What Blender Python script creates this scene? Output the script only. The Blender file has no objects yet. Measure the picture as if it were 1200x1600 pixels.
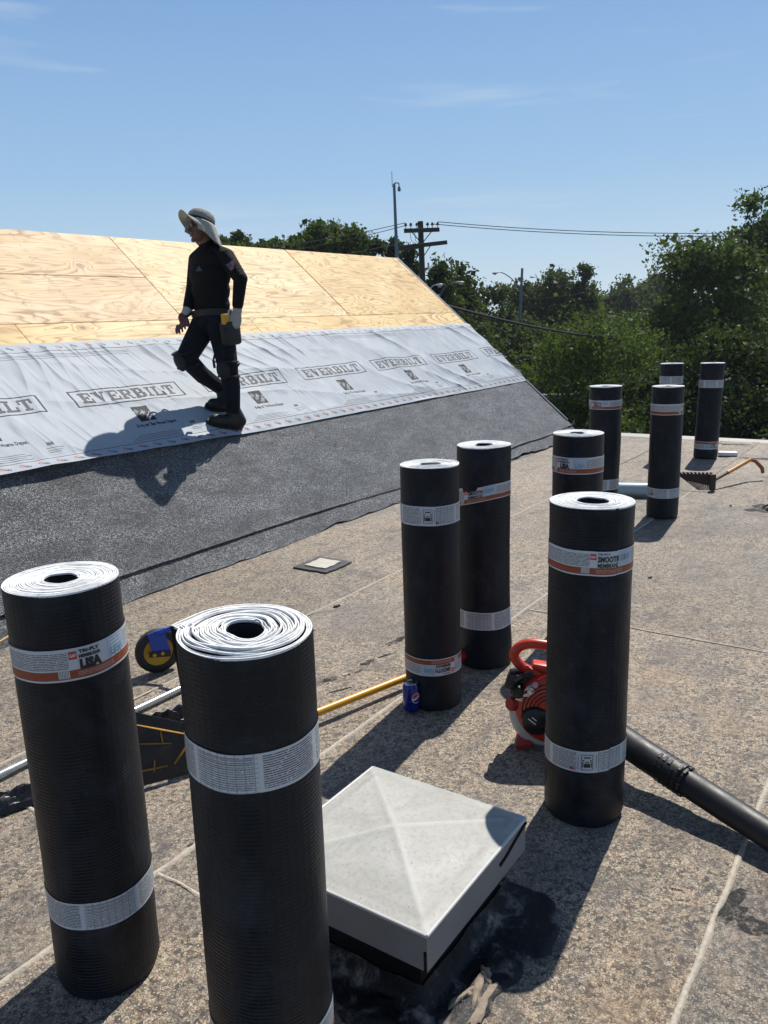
import bpy, bmesh, math, random
import numpy as np
from mathutils import Vector, Matrix, noise as mnoise

sc = bpy.context.scene
COL = sc.collection
R_ = math.radians
PI = math.pi
AZ = R_(34.594)          # bearing of the eaves, from +Y towards +X

# ------------------------------------------------------------------ camera
cam_d = bpy.data.cameras.new('camera')
cam_d.sensor_fit = 'VERTICAL'
cam_d.sensor_height = 24.0
cam_d.lens = 1285.77 / 1600 * 24.0
cam_d.clip_start = 0.05
cam_d.clip_end = 5000
cam = bpy.data.objects.new('camera', cam_d)
COL.objects.link(cam)
PITCH, ROLL, CAM_H = 0.2301458, -0.0337991, 1.537356
_f = Vector((0, math.cos(PITCH), -math.sin(PITCH)))
_r = Vector((1, 0, 0))
_u = _r.cross(_f)
_r2 = math.cos(ROLL) * _r + math.sin(ROLL) * _u
_u2 = -math.sin(ROLL) * _r + math.cos(ROLL) * _u
M = Matrix.Identity(4)
for i in range(3):
    M[i][0], M[i][1], M[i][2] = _r2[i], _u2[i], -_f[i]
M.translation = (0, 0, CAM_H)
cam.matrix_world = M
sc.camera = cam

# ------------------------------------------------------------------ world, sun, exposure
SUN_AZ, SUN_EL = R_(29), R_(55)          # azimuth from +Y towards +X
world = bpy.data.worlds.new('World')
sc.world = world
world.use_nodes = True
wt = world.node_tree
wt.nodes.clear()
w_out = wt.nodes.new('ShaderNodeOutputWorld')
w_bg = wt.nodes.new('ShaderNodeBackground')
sky = wt.nodes.new('ShaderNodeTexSky')
sky.sky_type = 'NISHITA'
sky.sun_disc = False
sky.sun_elevation = SUN_EL
sky.sun_rotation = SUN_AZ
sky.altitude = 50
sky.air_density = 1.05
sky.dust_density = 0.25
sky.ozone_density = 4.0
w_bg.inputs['Strength'].default_value = 0.078
# thin wisps of cirrus, fixed to sky directions
w_tc = wt.nodes.new('ShaderNodeTexCoord')
w_map = wt.nodes.new('ShaderNodeMapping')
w_map.inputs['Rotation'].default_value = (0.1, -0.62, 0.35)
w_map.inputs['Scale'].default_value = (1.6, 3.0, 16.0)
w_n = wt.nodes.new('ShaderNodeTexNoise')
w_n.inputs['Scale'].default_value = 1.5
w_n.inputs['Detail'].default_value = 7
w_n.inputs['Roughness'].default_value = 0.55
w_n.inputs['Distortion'].default_value = 0.8
w_r = wt.nodes.new('ShaderNodeMapRange')
w_r.inputs['From Min'].default_value = 0.60
w_r.inputs['From Max'].default_value = 0.85
w_r.inputs['To Max'].default_value = 0.55
w_mx = wt.nodes.new('ShaderNodeMix')
w_mx.data_type = 'RGBA'
w_mx.inputs[7].default_value = (7.5, 8.2, 9.0, 1)
L = wt.links.new
L(w_tc.outputs['Generated'], w_map.inputs['Vector'])
L(w_map.outputs['Vector'], w_n.inputs['Vector'])
L(w_n.outputs['Fac'], w_r.inputs['Value'])
L(w_r.outputs['Result'], w_mx.inputs[0])
# summer haze: the blue pales evenly towards the horizon, the same all round
w_sp = wt.nodes.new('ShaderNodeSeparateXYZ')
w_hz = wt.nodes.new('ShaderNodeMapRange')
w_hz.interpolation_type = 'SMOOTHSTEP'
w_hz.inputs['From Min'].default_value = 0.75
w_hz.inputs['From Max'].default_value = 0.12
w_hz.inputs['To Max'].default_value = 0.9
w_cr = wt.nodes.new('ShaderNodeValToRGB')
w_cr.color_ramp.elements[0].position = 0.0
w_cr.color_ramp.elements[0].color = (0.69, 0.84, 0.95, 1)
w_cr.color_ramp.elements[1].position = 0.42
w_cr.color_ramp.elements[1].color = (0.20, 0.42, 0.83, 1)
_e = w_cr.color_ramp.elements.new(0.16); _e.color = (0.40, 0.63, 0.91, 1)
w_sc = wt.nodes.new('ShaderNodeVectorMath'); w_sc.operation = 'SCALE'; w_sc.inputs['Scale'].default_value = 9.6
w_m2 = wt.nodes.new('ShaderNodeMix')
w_m2.data_type = 'RGBA'
L(w_tc.outputs['Generated'], w_sp.inputs[0])
L(w_sp.outputs['Z'], w_hz.inputs['Value'])
L(w_sp.outputs['Z'], w_cr.inputs[0])
L(w_cr.outputs[0], w_sc.inputs[0])
L(w_hz.outputs['Result'], w_m2.inputs[0])
L(sky.outputs['Color'], w_m2.inputs[6])
L(w_sc.outputs[0], w_m2.inputs[7])
L(w_m2.outputs[2], w_mx.inputs[6])
L(w_mx.outputs[2], w_bg.inputs['Color'])
L(w_bg.outputs['Background'], w_out.inputs['Surface'])

sun_d = bpy.data.lights.new('sun', 'SUN')
sun_d.energy = 5.0
sun_d.angle = R_(0.53)
sun_d.color = (1.0, 0.955, 0.88)
sun = bpy.data.objects.new('sun', sun_d)
COL.objects.link(sun)
_s = Vector((math.sin(SUN_AZ) * math.cos(SUN_EL), math.cos(SUN_AZ) * math.cos(SUN_EL), math.sin(SUN_EL)))
sun.rotation_euler = _s.to_track_quat('Z', 'Y').to_euler()
sun.location = (6, 10, 20)

vs = sc.view_settings
vs.view_transform = 'Standard'
vs.look = 'None'
vs.exposure = 0.24
vs.gamma = 1.0
vs.use_curve_mapping = False

# ------------------------------------------------------------------ helpers: objects
def link(o, parent=None):
    COL.objects.link(o)
    if parent is not None:
        o.parent = parent
    return o

def tag(o, label=None, cat=None, group=None, kind=None):
    if label: o['label'] = label
    if cat: o['category'] = cat
    if group: o['group'] = group
    if kind: o['kind'] = kind
    return o

def empty(name, loc=(0, 0, 0), rz=0.0, mat=None):
    o = bpy.data.objects.new(name, None)
    o.empty_display_size = 0.1
    if mat is not None:
        o.matrix_world = mat
    else:
        o.location = loc
        o.rotation_euler = (0, 0, rz)
    COL.objects.link(o)
    return o

def mesh_obj(name, verts, faces, mats, parent=None, midx=None, smooth=False, angle=None, uvs=None):
    me = bpy.data.meshes.new(name)
    if isinstance(verts, np.ndarray):
        verts = verts.tolist()
    me.from_pydata(verts, [], faces)
    if not isinstance(mats, (list, tuple)):
        mats = [mats]
    for m in mats:
        me.materials.append(m)
    if midx is not None:
        me.polygons.foreach_set('material_index', np.asarray(midx, dtype=np.int32))
    if smooth:
        me.polygons.foreach_set('use_smooth', np.ones(len(me.polygons), dtype=bool))
        if angle:
            me.set_sharp_from_angle(angle=R_(angle))
    if uvs is not None:
        ul = me.uv_layers.new(name='UVMap')
        vi = np.empty(len(me.loops), dtype=np.int32)
        me.loops.foreach_get('vertex_index', vi)
        ul.data.foreach_set('uv', np.asarray(uvs, dtype=np.float32)[vi].ravel())
    me.update()
    o = bpy.data.objects.new(name, me)
    return link(o, parent)

class MB:
    """collects shapes for one mesh"""
    def __init__(self):
        self.v, self.f, self.m = [], [], []
    def add(self, verts, faces, mi=0):
        k = len(self.v)
        self.v += [tuple(p) for p in verts]
        self.f += [tuple(i + k for i in fc) for fc in faces]
        self.m += [mi] * len(faces)
        return self
    def box(self, c, s, rot=None, mi=0, taper=1.0):
        hx, hy, hz = s[0] / 2, s[1] / 2, s[2] / 2
        pts = []
        for z in (-1, 1):
            t = taper if z > 0 else 1.0
            for x, y in ((-1, -1), (1, -1), (1, 1), (-1, 1)):
                p = Vector((x * hx * t, y * hy * t, z * hz))
                if rot is not None: p = rot @ p
                pts.append(Vector(c) + p)
        return self.add(pts, [(3, 2, 1, 0), (4, 5, 6, 7), (0, 1, 5, 4), (1, 2, 6, 5), (2, 3, 7, 6), (3, 0, 4, 7)], mi)
    def bbox(self, c, s, b, rot=None, mi=0):
        """box with bevelled edges"""
        bm = bmesh.new()
        bmesh.ops.create_cube(bm, size=1.0)
        for v in bm.verts: v.co = Vector((v.co.x * s[0], v.co.y * s[1], v.co.z * s[2]))
        bmesh.ops.bevel(bm, geom=bm.edges[:], offset=b, segments=2, affect='EDGES', profile=0.5)
        bm.verts.ensure_lookup_table()
        pts = []
        for v in bm.verts:
            p = v.co.copy()
            if rot is not None: p = rot @ p
            pts.append(Vector(c) + p)
        fc = [tuple(v.index for v in f.verts) for f in bm.faces]
        bm.free()
        return self.add(pts, fc, mi)
    def tube(self, pts, rad, n=10, mi=0, caps=True, flat=None):
        pts = [Vector(p) for p in pts]
        if not isinstance(rad, (list, tuple)): rad = [rad] * len(pts)
        vs_, fs = [], []
        up = None
        for i, p in enumerate(pts):
            a = pts[max(0, i - 1)]; b = pts[min(len(pts) - 1, i + 1)]
            d = (b - a).normalized()
            if up is None:
                up = Vector((0, 0, 1)) if abs(d.z) < 0.9 else Vector((1, 0, 0))
            x = d.cross(up).normalized(); y = x.cross(d).normalized()
            up = y
            for k in range(n):
                t = 2 * PI * k / n
                vs_.append(p + x * math.cos(t) * rad[i] + y * math.sin(t) * rad[i] * (flat or 1.0))
        for i in range(len(pts) - 1):
            for k in range(n):
                a = i * n + k; b = i * n + (k + 1) % n
                fs.append((a, b, b + n, a + n))
        if caps:
            fs.append(tuple(range(n - 1, -1, -1)))
            fs.append(tuple(range((len(pts) - 1) * n, len(pts) * n)))
        return self.add(vs_, fs, mi)
    def lathe(self, prof, n=24, c=(0, 0, 0), rot=None, mi=0, caps=True, a0=0.0, a1=2 * PI):
        """prof: list of (r, z) about local z"""
        full = abs(a1 - a0 - 2 * PI) < 1e-6
        m = n if full else n + 1
        vs_, fs = [], []
        for r, z in prof:
            for k in range(m):
                t = a0 + (a1 - a0) * k / n
                p = Vector((r * math.cos(t), r * math.sin(t), z))
                if rot is not None: p = rot @ p
                vs_.append(Vector(c) + p)
        for i in range(len(prof) - 1):
            for k in range(n):
                a = i * m + k; b = i * m + ((k + 1) % m if full else k + 1)
                fs.append((a, b, b + m, a + m))
        if caps and full:
            if prof[0][0] > 1e-5: fs.append(tuple(range(m - 1, -1, -1)))
            if prof[-1][0] > 1e-5: fs.append(tuple(range((len(prof) - 1) * m, len(prof) * m)))
        return self.add(vs_, fs, mi)
    def prism(self, poly, z0, z1, rot=None, c=(0, 0, 0), mi=0):
        n = len(poly)
        pts = []
        for z in (z0, z1):
            for x, y in poly:
                p = Vector((x, y, z))
                if rot is not None: p = rot @ p
                pts.append(Vector(c) + p)
        fs = [tuple(range(n - 1, -1, -1)), tuple(range(n, 2 * n))]
        for k in range(n):
            fs.append((k, (k + 1) % n, n + (k + 1) % n, n + k))
        return self.add(pts, fs, mi)
    def build(self, name, mats, parent=None, smooth=False, angle=40):
        return mesh_obj(name, self.v, self.f, mats, parent, self.m, smooth, angle)

# ------------------------------------------------------------------ helpers: materials
class NT:
    def __init__(self, name):
        self.m = bpy.data.materials.new(name)
        self.m.use_nodes = True
        self.t = self.m.node_tree
        self.t.nodes.clear()
        self.out = self.t.nodes.new('ShaderNodeOutputMaterial')
    def n(self, typ, **kw):
        nd = self.t.nodes.new('ShaderNode' + typ)
        for k, v in kw.items():
            if k.startswith('i_'):
                nd.inputs[k[2:].replace('_', ' ')].default_value = v
            else:
                setattr(nd, k, v)
        return nd
    def l(self, a, b):
        self.t.links.new(a, b)
    def setin(self, nd, key, val):
        s = nd.inputs[key]
        if hasattr(val, 'is_output') or isinstance(val, bpy.types.NodeSocket):
            self.l(val, s)
        else:
            s.default_value = val
    def math(self, op, a, b=None, c=None, clamp=False):
        nd = self.n('Math', operation=op, use_clamp=clamp)
        self.setin(nd, 0, a)
        if b is not None: self.setin(nd, 1, b)
        if c is not None: self.setin(nd, 2, c)
        return nd.outputs[0]
    def mix(self, fac, a, b, blend='MIX'):
        nd = self.n('Mix', data_type='RGBA', blend_type=blend)
        self.setin(nd, 0, fac)
        self.setin(nd, 6, a if not isinstance(a, tuple) else (*a[:3], 1))
        self.setin(nd, 7, b if not isinstance(b, tuple) else (*b[:3], 1))
        return nd.outputs[2]
    def ramp(self, fac, stops, interp='LINEAR'):
        nd = self.n('ValToRGB')
        cr = nd.color_ramp
        cr.interpolation = interp
        while len(cr.elements) < len(stops): cr.elements.new(0.5)
        for e, (p, c) in zip(cr.elements, stops):
            e.position = p
            e.color = (*c, 1) if len(c) == 3 else c
        self.setin(nd, 0, fac)
        return nd.outputs[0]
    def rng(self, v, a, b, c=0.0, d=1.0, smooth=False):
        nd = self.n('MapRange')
        if smooth: nd.interpolation_type = 'SMOOTHSTEP'
        self.setin(nd, 0, v)
        nd.inputs[1].default_value = a; nd.inputs[2].default_value = b
        nd.inputs[3].default_value = c; nd.inputs[4].default_value = d
        return nd.outputs[0]
    def noise(self, vec, scale, detail=4, rough=0.55, dist=0.0):
        nd = self.n('TexNoise')
        nd.inputs['Scale'].default_value = scale
        nd.inputs['Detail'].default_value = detail
        nd.inputs['Roughness'].default_value = rough
        nd.inputs['Distortion'].default_value = dist
        if vec is not None: self.l(vec, nd.inputs['Vector'])
        return nd
    def vor(self, vec, scale, feature='F1', rnd=1.0):
        nd = self.n('TexVoronoi', feature=feature)
        nd.inputs['Scale'].default_value = scale
        nd.inputs['Randomness'].default_value = rnd
        if vec is not None: self.l(vec, nd.inputs['Vector'])
        return nd
    def mapping(self, vec, scale=(1, 1, 1), rot=(0, 0, 0), loc=(0, 0, 0)):
        nd = self.n('Mapping')
        nd.inputs['Scale'].default_value = scale
        nd.inputs['Rotation'].default_value = rot
        nd.inputs['Location'].default_value = loc
        self.l(vec, nd.inputs['Vector'])
        return nd.outputs[0]
    def vadd(self, a, b, op='ADD'):
        nd = self.n('VectorMath', operation=op)
        self.setin(nd, 0, a); self.setin(nd, 1, b)
        return nd.outputs[0]
    def coord(self, which='Object'):
        return self.n('TexCoord').outputs[which]
    def sep(self, v):
        nd = self.n('SeparateXYZ'); self.l(v, nd.inputs[0]); return nd.outputs
    def bump(self, h, strength=0.5, dist=0.01, normal=None):
        nd = self.n('Bump')
        nd.inputs['Strength'].default_value = strength
        nd.inputs['Distance'].default_value = dist
        self.l(h, nd.inputs['Height'])
        if normal is not None: self.l(normal, nd.inputs['Normal'])
        return nd.outputs[0]
    def bsdf(self, color, rough=0.6, metal=0.0, spec=0.5, normal=None, coat=0.0):
        nd = self.n('BsdfPrincipled')
        self.setin(nd, 'Base Color', color if not isinstance(color, tuple) else (*color[:3], 1))
        self.setin(nd, 'Roughness', rough)
        self.setin(nd, 'Metallic', metal)
        self.setin(nd, 'Specular IOR Level', spec)
        if coat: nd.inputs['Coat Weight'].default_value = coat
        if normal is not None: self.l(normal, nd.inputs['Normal'])
        self.l(nd.outputs[0], self.out.inputs['Surface'])
        return nd

def plain(name, color, rough=0.6, metal=0.0, spec=0.5, var=0.12, scale=40, bump=0.0, bscale=200, coat=0.0):
    """a plain surface with slight unevenness of tone, gloss and relief"""
    t = NT(name)
    co = t.coord('Object')
    n1 = t.noise(co, scale, 5, 0.6)
    lo = tuple(max(0, c * (1 - var)) for c in color); hi = tuple(min(1, c * (1 + var)) for c in color)
    colr = t.mix(n1.outputs['Fac'], lo, hi)
    ro = t.rng(n1.outputs['Fac'], 0.3, 0.7, max(0.03, rough - 0.07), min(1, rough + 0.07))
    nm = None
    if bump:
        n2 = t.noise(co, bscale, 3, 0.6)
        nm = t.bump(n2.outputs['Fac'], bump, 0.004)
    t.bsdf(colr, ro, metal, spec, nm, coat)
    return t.m

# ---- granulated flat-roof membrane
def m_flat():
    t = NT('granule_membrane')
    oi = t.n('ObjectInfo')
    off = t.n('CombineXYZ')
    t.l(t.math('MULTIPLY', oi.outputs['Random'], 37.0), off.inputs[0])
    t.l(t.math('MULTIPLY', oi.outputs['Random'], 91.0), off.inputs[1])
    co = t.vadd(t.coord('Object'), off.outputs[0])
    wob = t.noise(co, 70, 4, 0.7)
    cd = t.vadd(co, t.vadd(t.vadd(wob.outputs['Color'], (0.5, 0.5, 0.5), 'SUBTRACT'), (0.03, 0.03, 0.0), 'MULTIPLY'))
    v1 = t.vor(cd, 88)
    cell = t.sep(v1.outputs['Color'])
    blend = t.noise(co, 55, 6, 0.78)
    tone = t.math('ADD', t.math('MULTIPLY', cell[0], 0.5), t.math('MULTIPLY', t.rng(blend.outputs['Fac'], 0.28, 0.72), 0.5))
    base = t.ramp(tone, [(0.12, (0.05, 0.045, 0.042)), (0.30, (0.15, 0.125, 0.095)), (0.42, (0.33, 0.265, 0.18)),
                         (0.58, (0.51, 0.405, 0.27)), (0.75, (0.64, 0.505, 0.35)), (0.95, (0.74, 0.62, 0.46))])
    hue = t.ramp(cell[1], [(0.0, (0.92, 0.97, 1.06)), (0.5, (1.0, 0.99, 0.97)), (1.0, (1.10, 0.95, 0.90))])
    base = t.mix(1.0, base, hue, 'MULTIPLY')
    fine = t.noise(co, 330, 4, 0.75)
    base = t.mix(t.rng(fine.outputs['Fac'], 0.45, 0.57, 0.0, 0.9), base, (0.045, 0.042, 0.041))
    fl = t.vor(co, 230)
    base = t.mix(t.rng(t.sep(fl.outputs['Color'])[0], 0.86, 0.92, 0, 0.7), base, (0.68, 0.58, 0.44))
    # broad wear, grey scuffs drawn out along the laps, warm areas, tar spots
    big = t.noise(co, 0.8, 5, 0.6, 0.6)
    strk = t.noise(t.mapping(t.mapping(co, (1, 1, 1), (0, 0, AZ - PI / 2)), (0.7, 6.0, 1)), 1.6, 6, 0.68, 0.5)
    mid = t.noise(co, 5.0, 6, 0.7, 0.8)
    base = t.mix(t.rng(big.outputs['Fac'], 0.44, 0.72, 0.0, 0.35), base, (0.27, 0.26, 0.245))
    base = t.mix(t.rng(strk.outputs['Fac'], 0.52, 0.72, 0.0, 0.65), base, (0.10, 0.098, 0.1))
    base = t.mix(t.rng(mid.outputs['Fac'], 0.53, 0.70, 0.0, 0.72), base, (0.075, 0.072, 0.074))
    warm = t.noise(t.vadd(co, (13, 5, 0)), 1.7, 4, 0.6, 0.4)
    base = t.mix(t.rng(warm.outputs['Fac'], 0.58, 0.78, 0.0, 0.4), base, (0.44, 0.27, 0.12))
    blot = t.noise(t.vadd(co, (3, 55, 0)), 8.0, 7, 0.75, 0.8)
    base = t.mix(t.rng(blot.outputs['Fac'], 0.63, 0.69, 0.0, 0.8), base, (0.035, 0.034, 0.036))
    pond = t.noise(t.vadd(co, (71, 33, 0)), 1.3, 6, 0.6, 1.0)
    base = t.mix(t.math('MULTIPLY', t.rng(pond.outputs['Fac'], 0.53, 0.60, 0.0, 0.45), t.rng(fine.outputs['Fac'], 0.35, 0.6, 0.5, 1.0)), base, (0.10, 0.095, 0.095))
    tint = t.rng(oi.outputs['Random'], 0, 1, 0.80, 0.97)
    base = t.mix(1.0, base, t.n('CombineColor').outputs[0], 'MULTIPLY') if False else base
    hsv = t.n('HueSaturation'); t.l(base, hsv.inputs['Color']); t.l(tint, hsv.inputs['Value']); hsv.inputs['Saturation'].default_value = 0.92
    h = t.math('ADD', t.math('MULTIPLY', fine.outputs['Fac'], 0.8), t.math('MULTIPLY', blend.outputs['Fac'], 0.9))
    nm = t.bump(h, 0.8, 0.006)
    ro = t.rng(fine.outputs['Fac'], 0.3, 0.7, 0.5, 0.8)
    t.bsdf(hsv.outputs[0], ro, 0, 0.4, nm)
    return t.m

# ---- dark mineral cap sheet on the slope
def m_cap():
    t = NT('mineral_cap_sheet')
    co = t.coord('Object')
    g = t.vor(co, 210)
    c = t.sep(g.outputs['Color'])
    col = t.ramp(c[0], [(0, (0.018, 0.019, 0.021)), (0.5, (0.05, 0.052, 0.055)), (0.8, (0.10, 0.103, 0.108)), (0.9, (0.36, 0.37, 0.38)), (1, (0.62, 0.63, 0.64))])  # palest granules are brightened, so sun sparkle is put into the colour
    mott = t.noise(t.mapping(co, (1.0, 2.2, 1)), 2.6, 6, 0.68, 0.9)
    col = t.mix(t.rng(mott.outputs['Fac'], 0.40, 0.64, 0.0, 0.7), col, (0.034, 0.035, 0.037))
    n2 = t.noise(t.mapping(co, (1.0, 1.6, 1)), 48, 5, 0.8)
    col = t.mix(t.math('MULTIPLY', t.rng(n2.outputs['Fac'], 0.47, 0.6, 0.0, 0.85), t.rng(mott.outputs['Fac'], 0.32, 0.66, 1.0, 0.2)), col, (0.34, 0.345, 0.355))  # coarser pale clusters, also painted to stand in for granule glints
    h = t.math('ADD', g.outputs['Distance'], t.math('MULTIPLY', c[1], 0.7))
    nm = t.bump(h, 1.0, 0.006)
    ro = t.rng(c[2], 0, 1, 0.24, 0.6)
    t.bsdf(col, ro, 0, 0.7, nm)
    return t.m

# ---- plywood
def m_ply():
    t = NT('plywood_face')
    oi = t.n('ObjectInfo')
    off = t.n('CombineXYZ')
    t.l(t.math('MULTIPLY', oi.outputs['Random'], 60.0), off.inputs[0])
    t.l(t.math('MULTIPLY', oi.outputs['Random'], 113.0), off.inputs[1])
    co0 = t.coord('Object')
    co = t.vadd(co0, off.outputs[0])
    # knots pull the grain round them
    kn = t.vor(t.mapping(co, (1.0, 1.6, 1)), 2.1)
    kd = kn.outputs['Distance']
    kcol = t.sep(kn.outputs['Color'])
    kon = t.rng(kcol[0], 0.15, 0.2, 0, 1)
    pull = t.math('MULTIPLY', t.math('EXPONENT', t.math('MULTIPLY', t.math('MULTIPLY', kd, kd), -26.0)), kon)
    a = t.noise(t.mapping(co, (0.38, 2.3, 1)), 1.2, 3, 0.5, 0.5)
    b = t.noise(t.mapping(co, (0.25, 1.2, 1)), 6.0, 3, 0.55, 0.3)
    ph = t.math('ADD', t.math('MULTIPLY', a.outputs['Fac'], 20.0), t.math('MULTIPLY', b.outputs['Fac'], 2.1))
    ph = t.math('ADD', ph, t.math('MULTIPLY', pull, 3.6))
    s = t.math('FRACT', ph)
    line = t.ramp(s, [(0.0, (0.2,) * 3), (0.3, (0.0,) * 3), (0.62, (0.25,) * 3), (0.9, (1.0,) * 3), (1.0, (0.3,) * 3)])
    fib = t.noise(t.mapping(co, (3, 90, 1)), 2.0, 4, 0.6)
    tone = t.noise(t.mapping(co, (0.6, 1.5, 1)), 1.8, 4, 0.6, 0.8)
    base = t.ramp(tone.outputs['Fac'], [(0.3, (0.56, 0.40, 0.185)), (0.48, (0.66, 0.515, 0.28)), (0.7, (0.74, 0.63, 0.42))])
    amt = t.noise(t.mapping(co, (0.5, 1.3, 1)), 1.9, 3, 0.5)
    base = t.mix(t.math('MULTIPLY', line, t.rng(amt.outputs['Fac'], 0.32, 0.6, 0.45, 1.0)), base, (0.28, 0.14, 0.042))
    base = t.mix(t.rng(fib.outputs['Fac'], 0.5, 0.75, 0.0, 0.28), base, (0.55, 0.36, 0.17))
    # brown knots and stained rows of fixings
    k2 = t.math('MULTIPLY', t.rng(kd, 0.035, 0.14, 1.0, 0.0, True), kon)
    base = t.mix(t.math('MULTIPLY', k2, 0.85), base, (0.20, 0.10, 0.05))
    base = t.mix(t.math('MULTIPLY', t.rng(kd, 0.02, 0.04, 1.0, 0.0), kon), base, (0.10, 0.06, 0.045))
    st = t.noise(t.mapping(co, (1.0, 1.0, 1)), 5.5, 5, 0.65, 0.6)
    base = t.mix(t.rng(st.outputs['Fac'], 0.58, 0.72, 0.0, 0.6), base, (0.38, 0.21, 0.12))
    dots = t.vor(co, 9.0)
    base = t.mix(t.rng(dots.outputs['Distance'], 0.03, 0.045, 0.75, 0.0), base, (0.16, 0.09, 0.06))
    # rows of nail heads over the rafters, with brown bruises round some of them
    lx = t.math('SUBTRACT', t.math('FRACT', t.math('DIVIDE', t.sep(co0)[0], 0.4064)), 0.5)
    ly = t.math('SUBTRACT', t.math('FRACT', t.math('DIVIDE', t.sep(co0)[1], 0.1524)), 0.5)
    nd = t.n('CombineXYZ'); t.l(t.math('MULTIPLY', lx, 0.4064), nd.inputs[0]); t.l(t.math('MULTIPLY', ly, 0.1524), nd.inputs[1])
    ln = t.n('VectorMath', operation='LENGTH'); t.l(nd.outputs[0], ln.inputs[0])
    jit = t.noise(co, 11, 4, 0.7)
    base = t.mix(t.math('MULTIPLY', t.rng(t.math('ABSOLUTE', t.math('MULTIPLY', lx, 0.4064)), 0.0, 0.045, 1.0, 0.0, True), t.rng(jit.outputs['Fac'], 0.5, 0.68, 0.0, 0.6)), base, (0.27, 0.14, 0.085))
    base = t.mix(t.rng(ln.outputs['Value'], 0.005, 0.009, 0.85, 0.0), base, (0.12, 0.09, 0.07))
    base = t.mix(1.0, base, oi.outputs['Color'], 'MULTIPLY')
    nm = t.bump(t.math('SUBTRACT', fib.outputs['Fac'], t.math('MULTIPLY', line, 0.4)), 0.25, 0.003)
    t.bsdf(base, 0.62, 0, 0.35, nm)
    return t.m

# ---- torch-down membrane roll, ribbed film outside
def m_roll():
    t = NT('ribbed_black_film')
    uv = t.coord('UV')
    u, v = t.sep(uv)[0], t.sep(uv)[1]
    oi = t.n('ObjectInfo')
    co = t.vadd(t.coord('Object'), t.n('CombineXYZ').outputs[0])
    off = t.n('CombineXYZ'); t.l(t.math('MULTIPLY', oi.outputs['Random'], 40.0), off.inputs[2])
    co = t.vadd(t.coord('Object'), off.outputs[0])
    wv = t.noise(co, 9, 2, 0.5)
    vv = t.math('ADD', v, t.math('MULTIPLY', wv.outputs['Fac'], 0.006))
    rib = t.math('SINE', t.math('MULTIPLY', vv, 2 * PI / 0.0085))
    rib2 = t.math('SINE', t.math('MULTIPLY', u, 2 * PI / 0.016))
    amp = t.noise(co, 3.2, 3, 0.6)
    am = t.rng(amp.outputs['Fac'], 0.35, 0.62, 0.12, 1.0)
    dim = t.noise(co, 60, 3, 0.6)
    h = t.math('ADD', t.math('MULTIPLY', t.math('ADD', rib, t.math('MULTIPLY', rib2, 0.22)), am), t.math('MULTIPLY', dim.outputs['Fac'], 0.9))
    nm = t.bump(h, 0.6, 0.0017)
    dust = t.noise(t.mapping(co, (1, 1, 0.7)), 11, 6, 0.72, 0.5)
    d = t.rng(dust.outputs['Fac'], 0.48, 0.74, 0.0, 0.85)
    low = t.rng(v, 0.0, 0.05, 0.35, 0.0)
    col = t.mix(t.math('MAXIMUM', d, low), (0.0042, 0.0062, 0.0105), (0.028, 0.034, 0.046))
    speck = t.noise(co, 240, 2, 0.5)
    col = t.mix(t.rng(speck.outputs['Fac'], 0.70, 0.76, 0.0, 0.5), col, (0.14, 0.14, 0.15))
    ro = t.rng(dust.outputs['Fac'], 0.3, 0.7, 0.36, 0.6)
    t.bsdf(col, ro, 0, 0.26, nm)
    return t.m

def m_rolltop():
    t = NT('talc_white_roll_edge')
    co = t.coord('Object')
    n1 = t.noise(co, 60, 5, 0.65)
    n2 = t.noise(co, 14, 3, 0.6)
    col = t.ramp(n1.outputs['Fac'], [(0.25, (0.42, 0.42, 0.42)), (0.45, (0.70, 0.70, 0.69)), (0.7, (0.82, 0.82, 0.80))])
    col = t.mix(t.rng(n2.outputs['Fac'], 0.5, 0.7, 0.0, 0.35), col, (0.55, 0.57, 0.6))
    nm = t.bump(n1.outputs['Fac'], 0.4, 0.004)
    t.bsdf(col, 0.75, 0, 0.3, nm)
    return t.m

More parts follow.
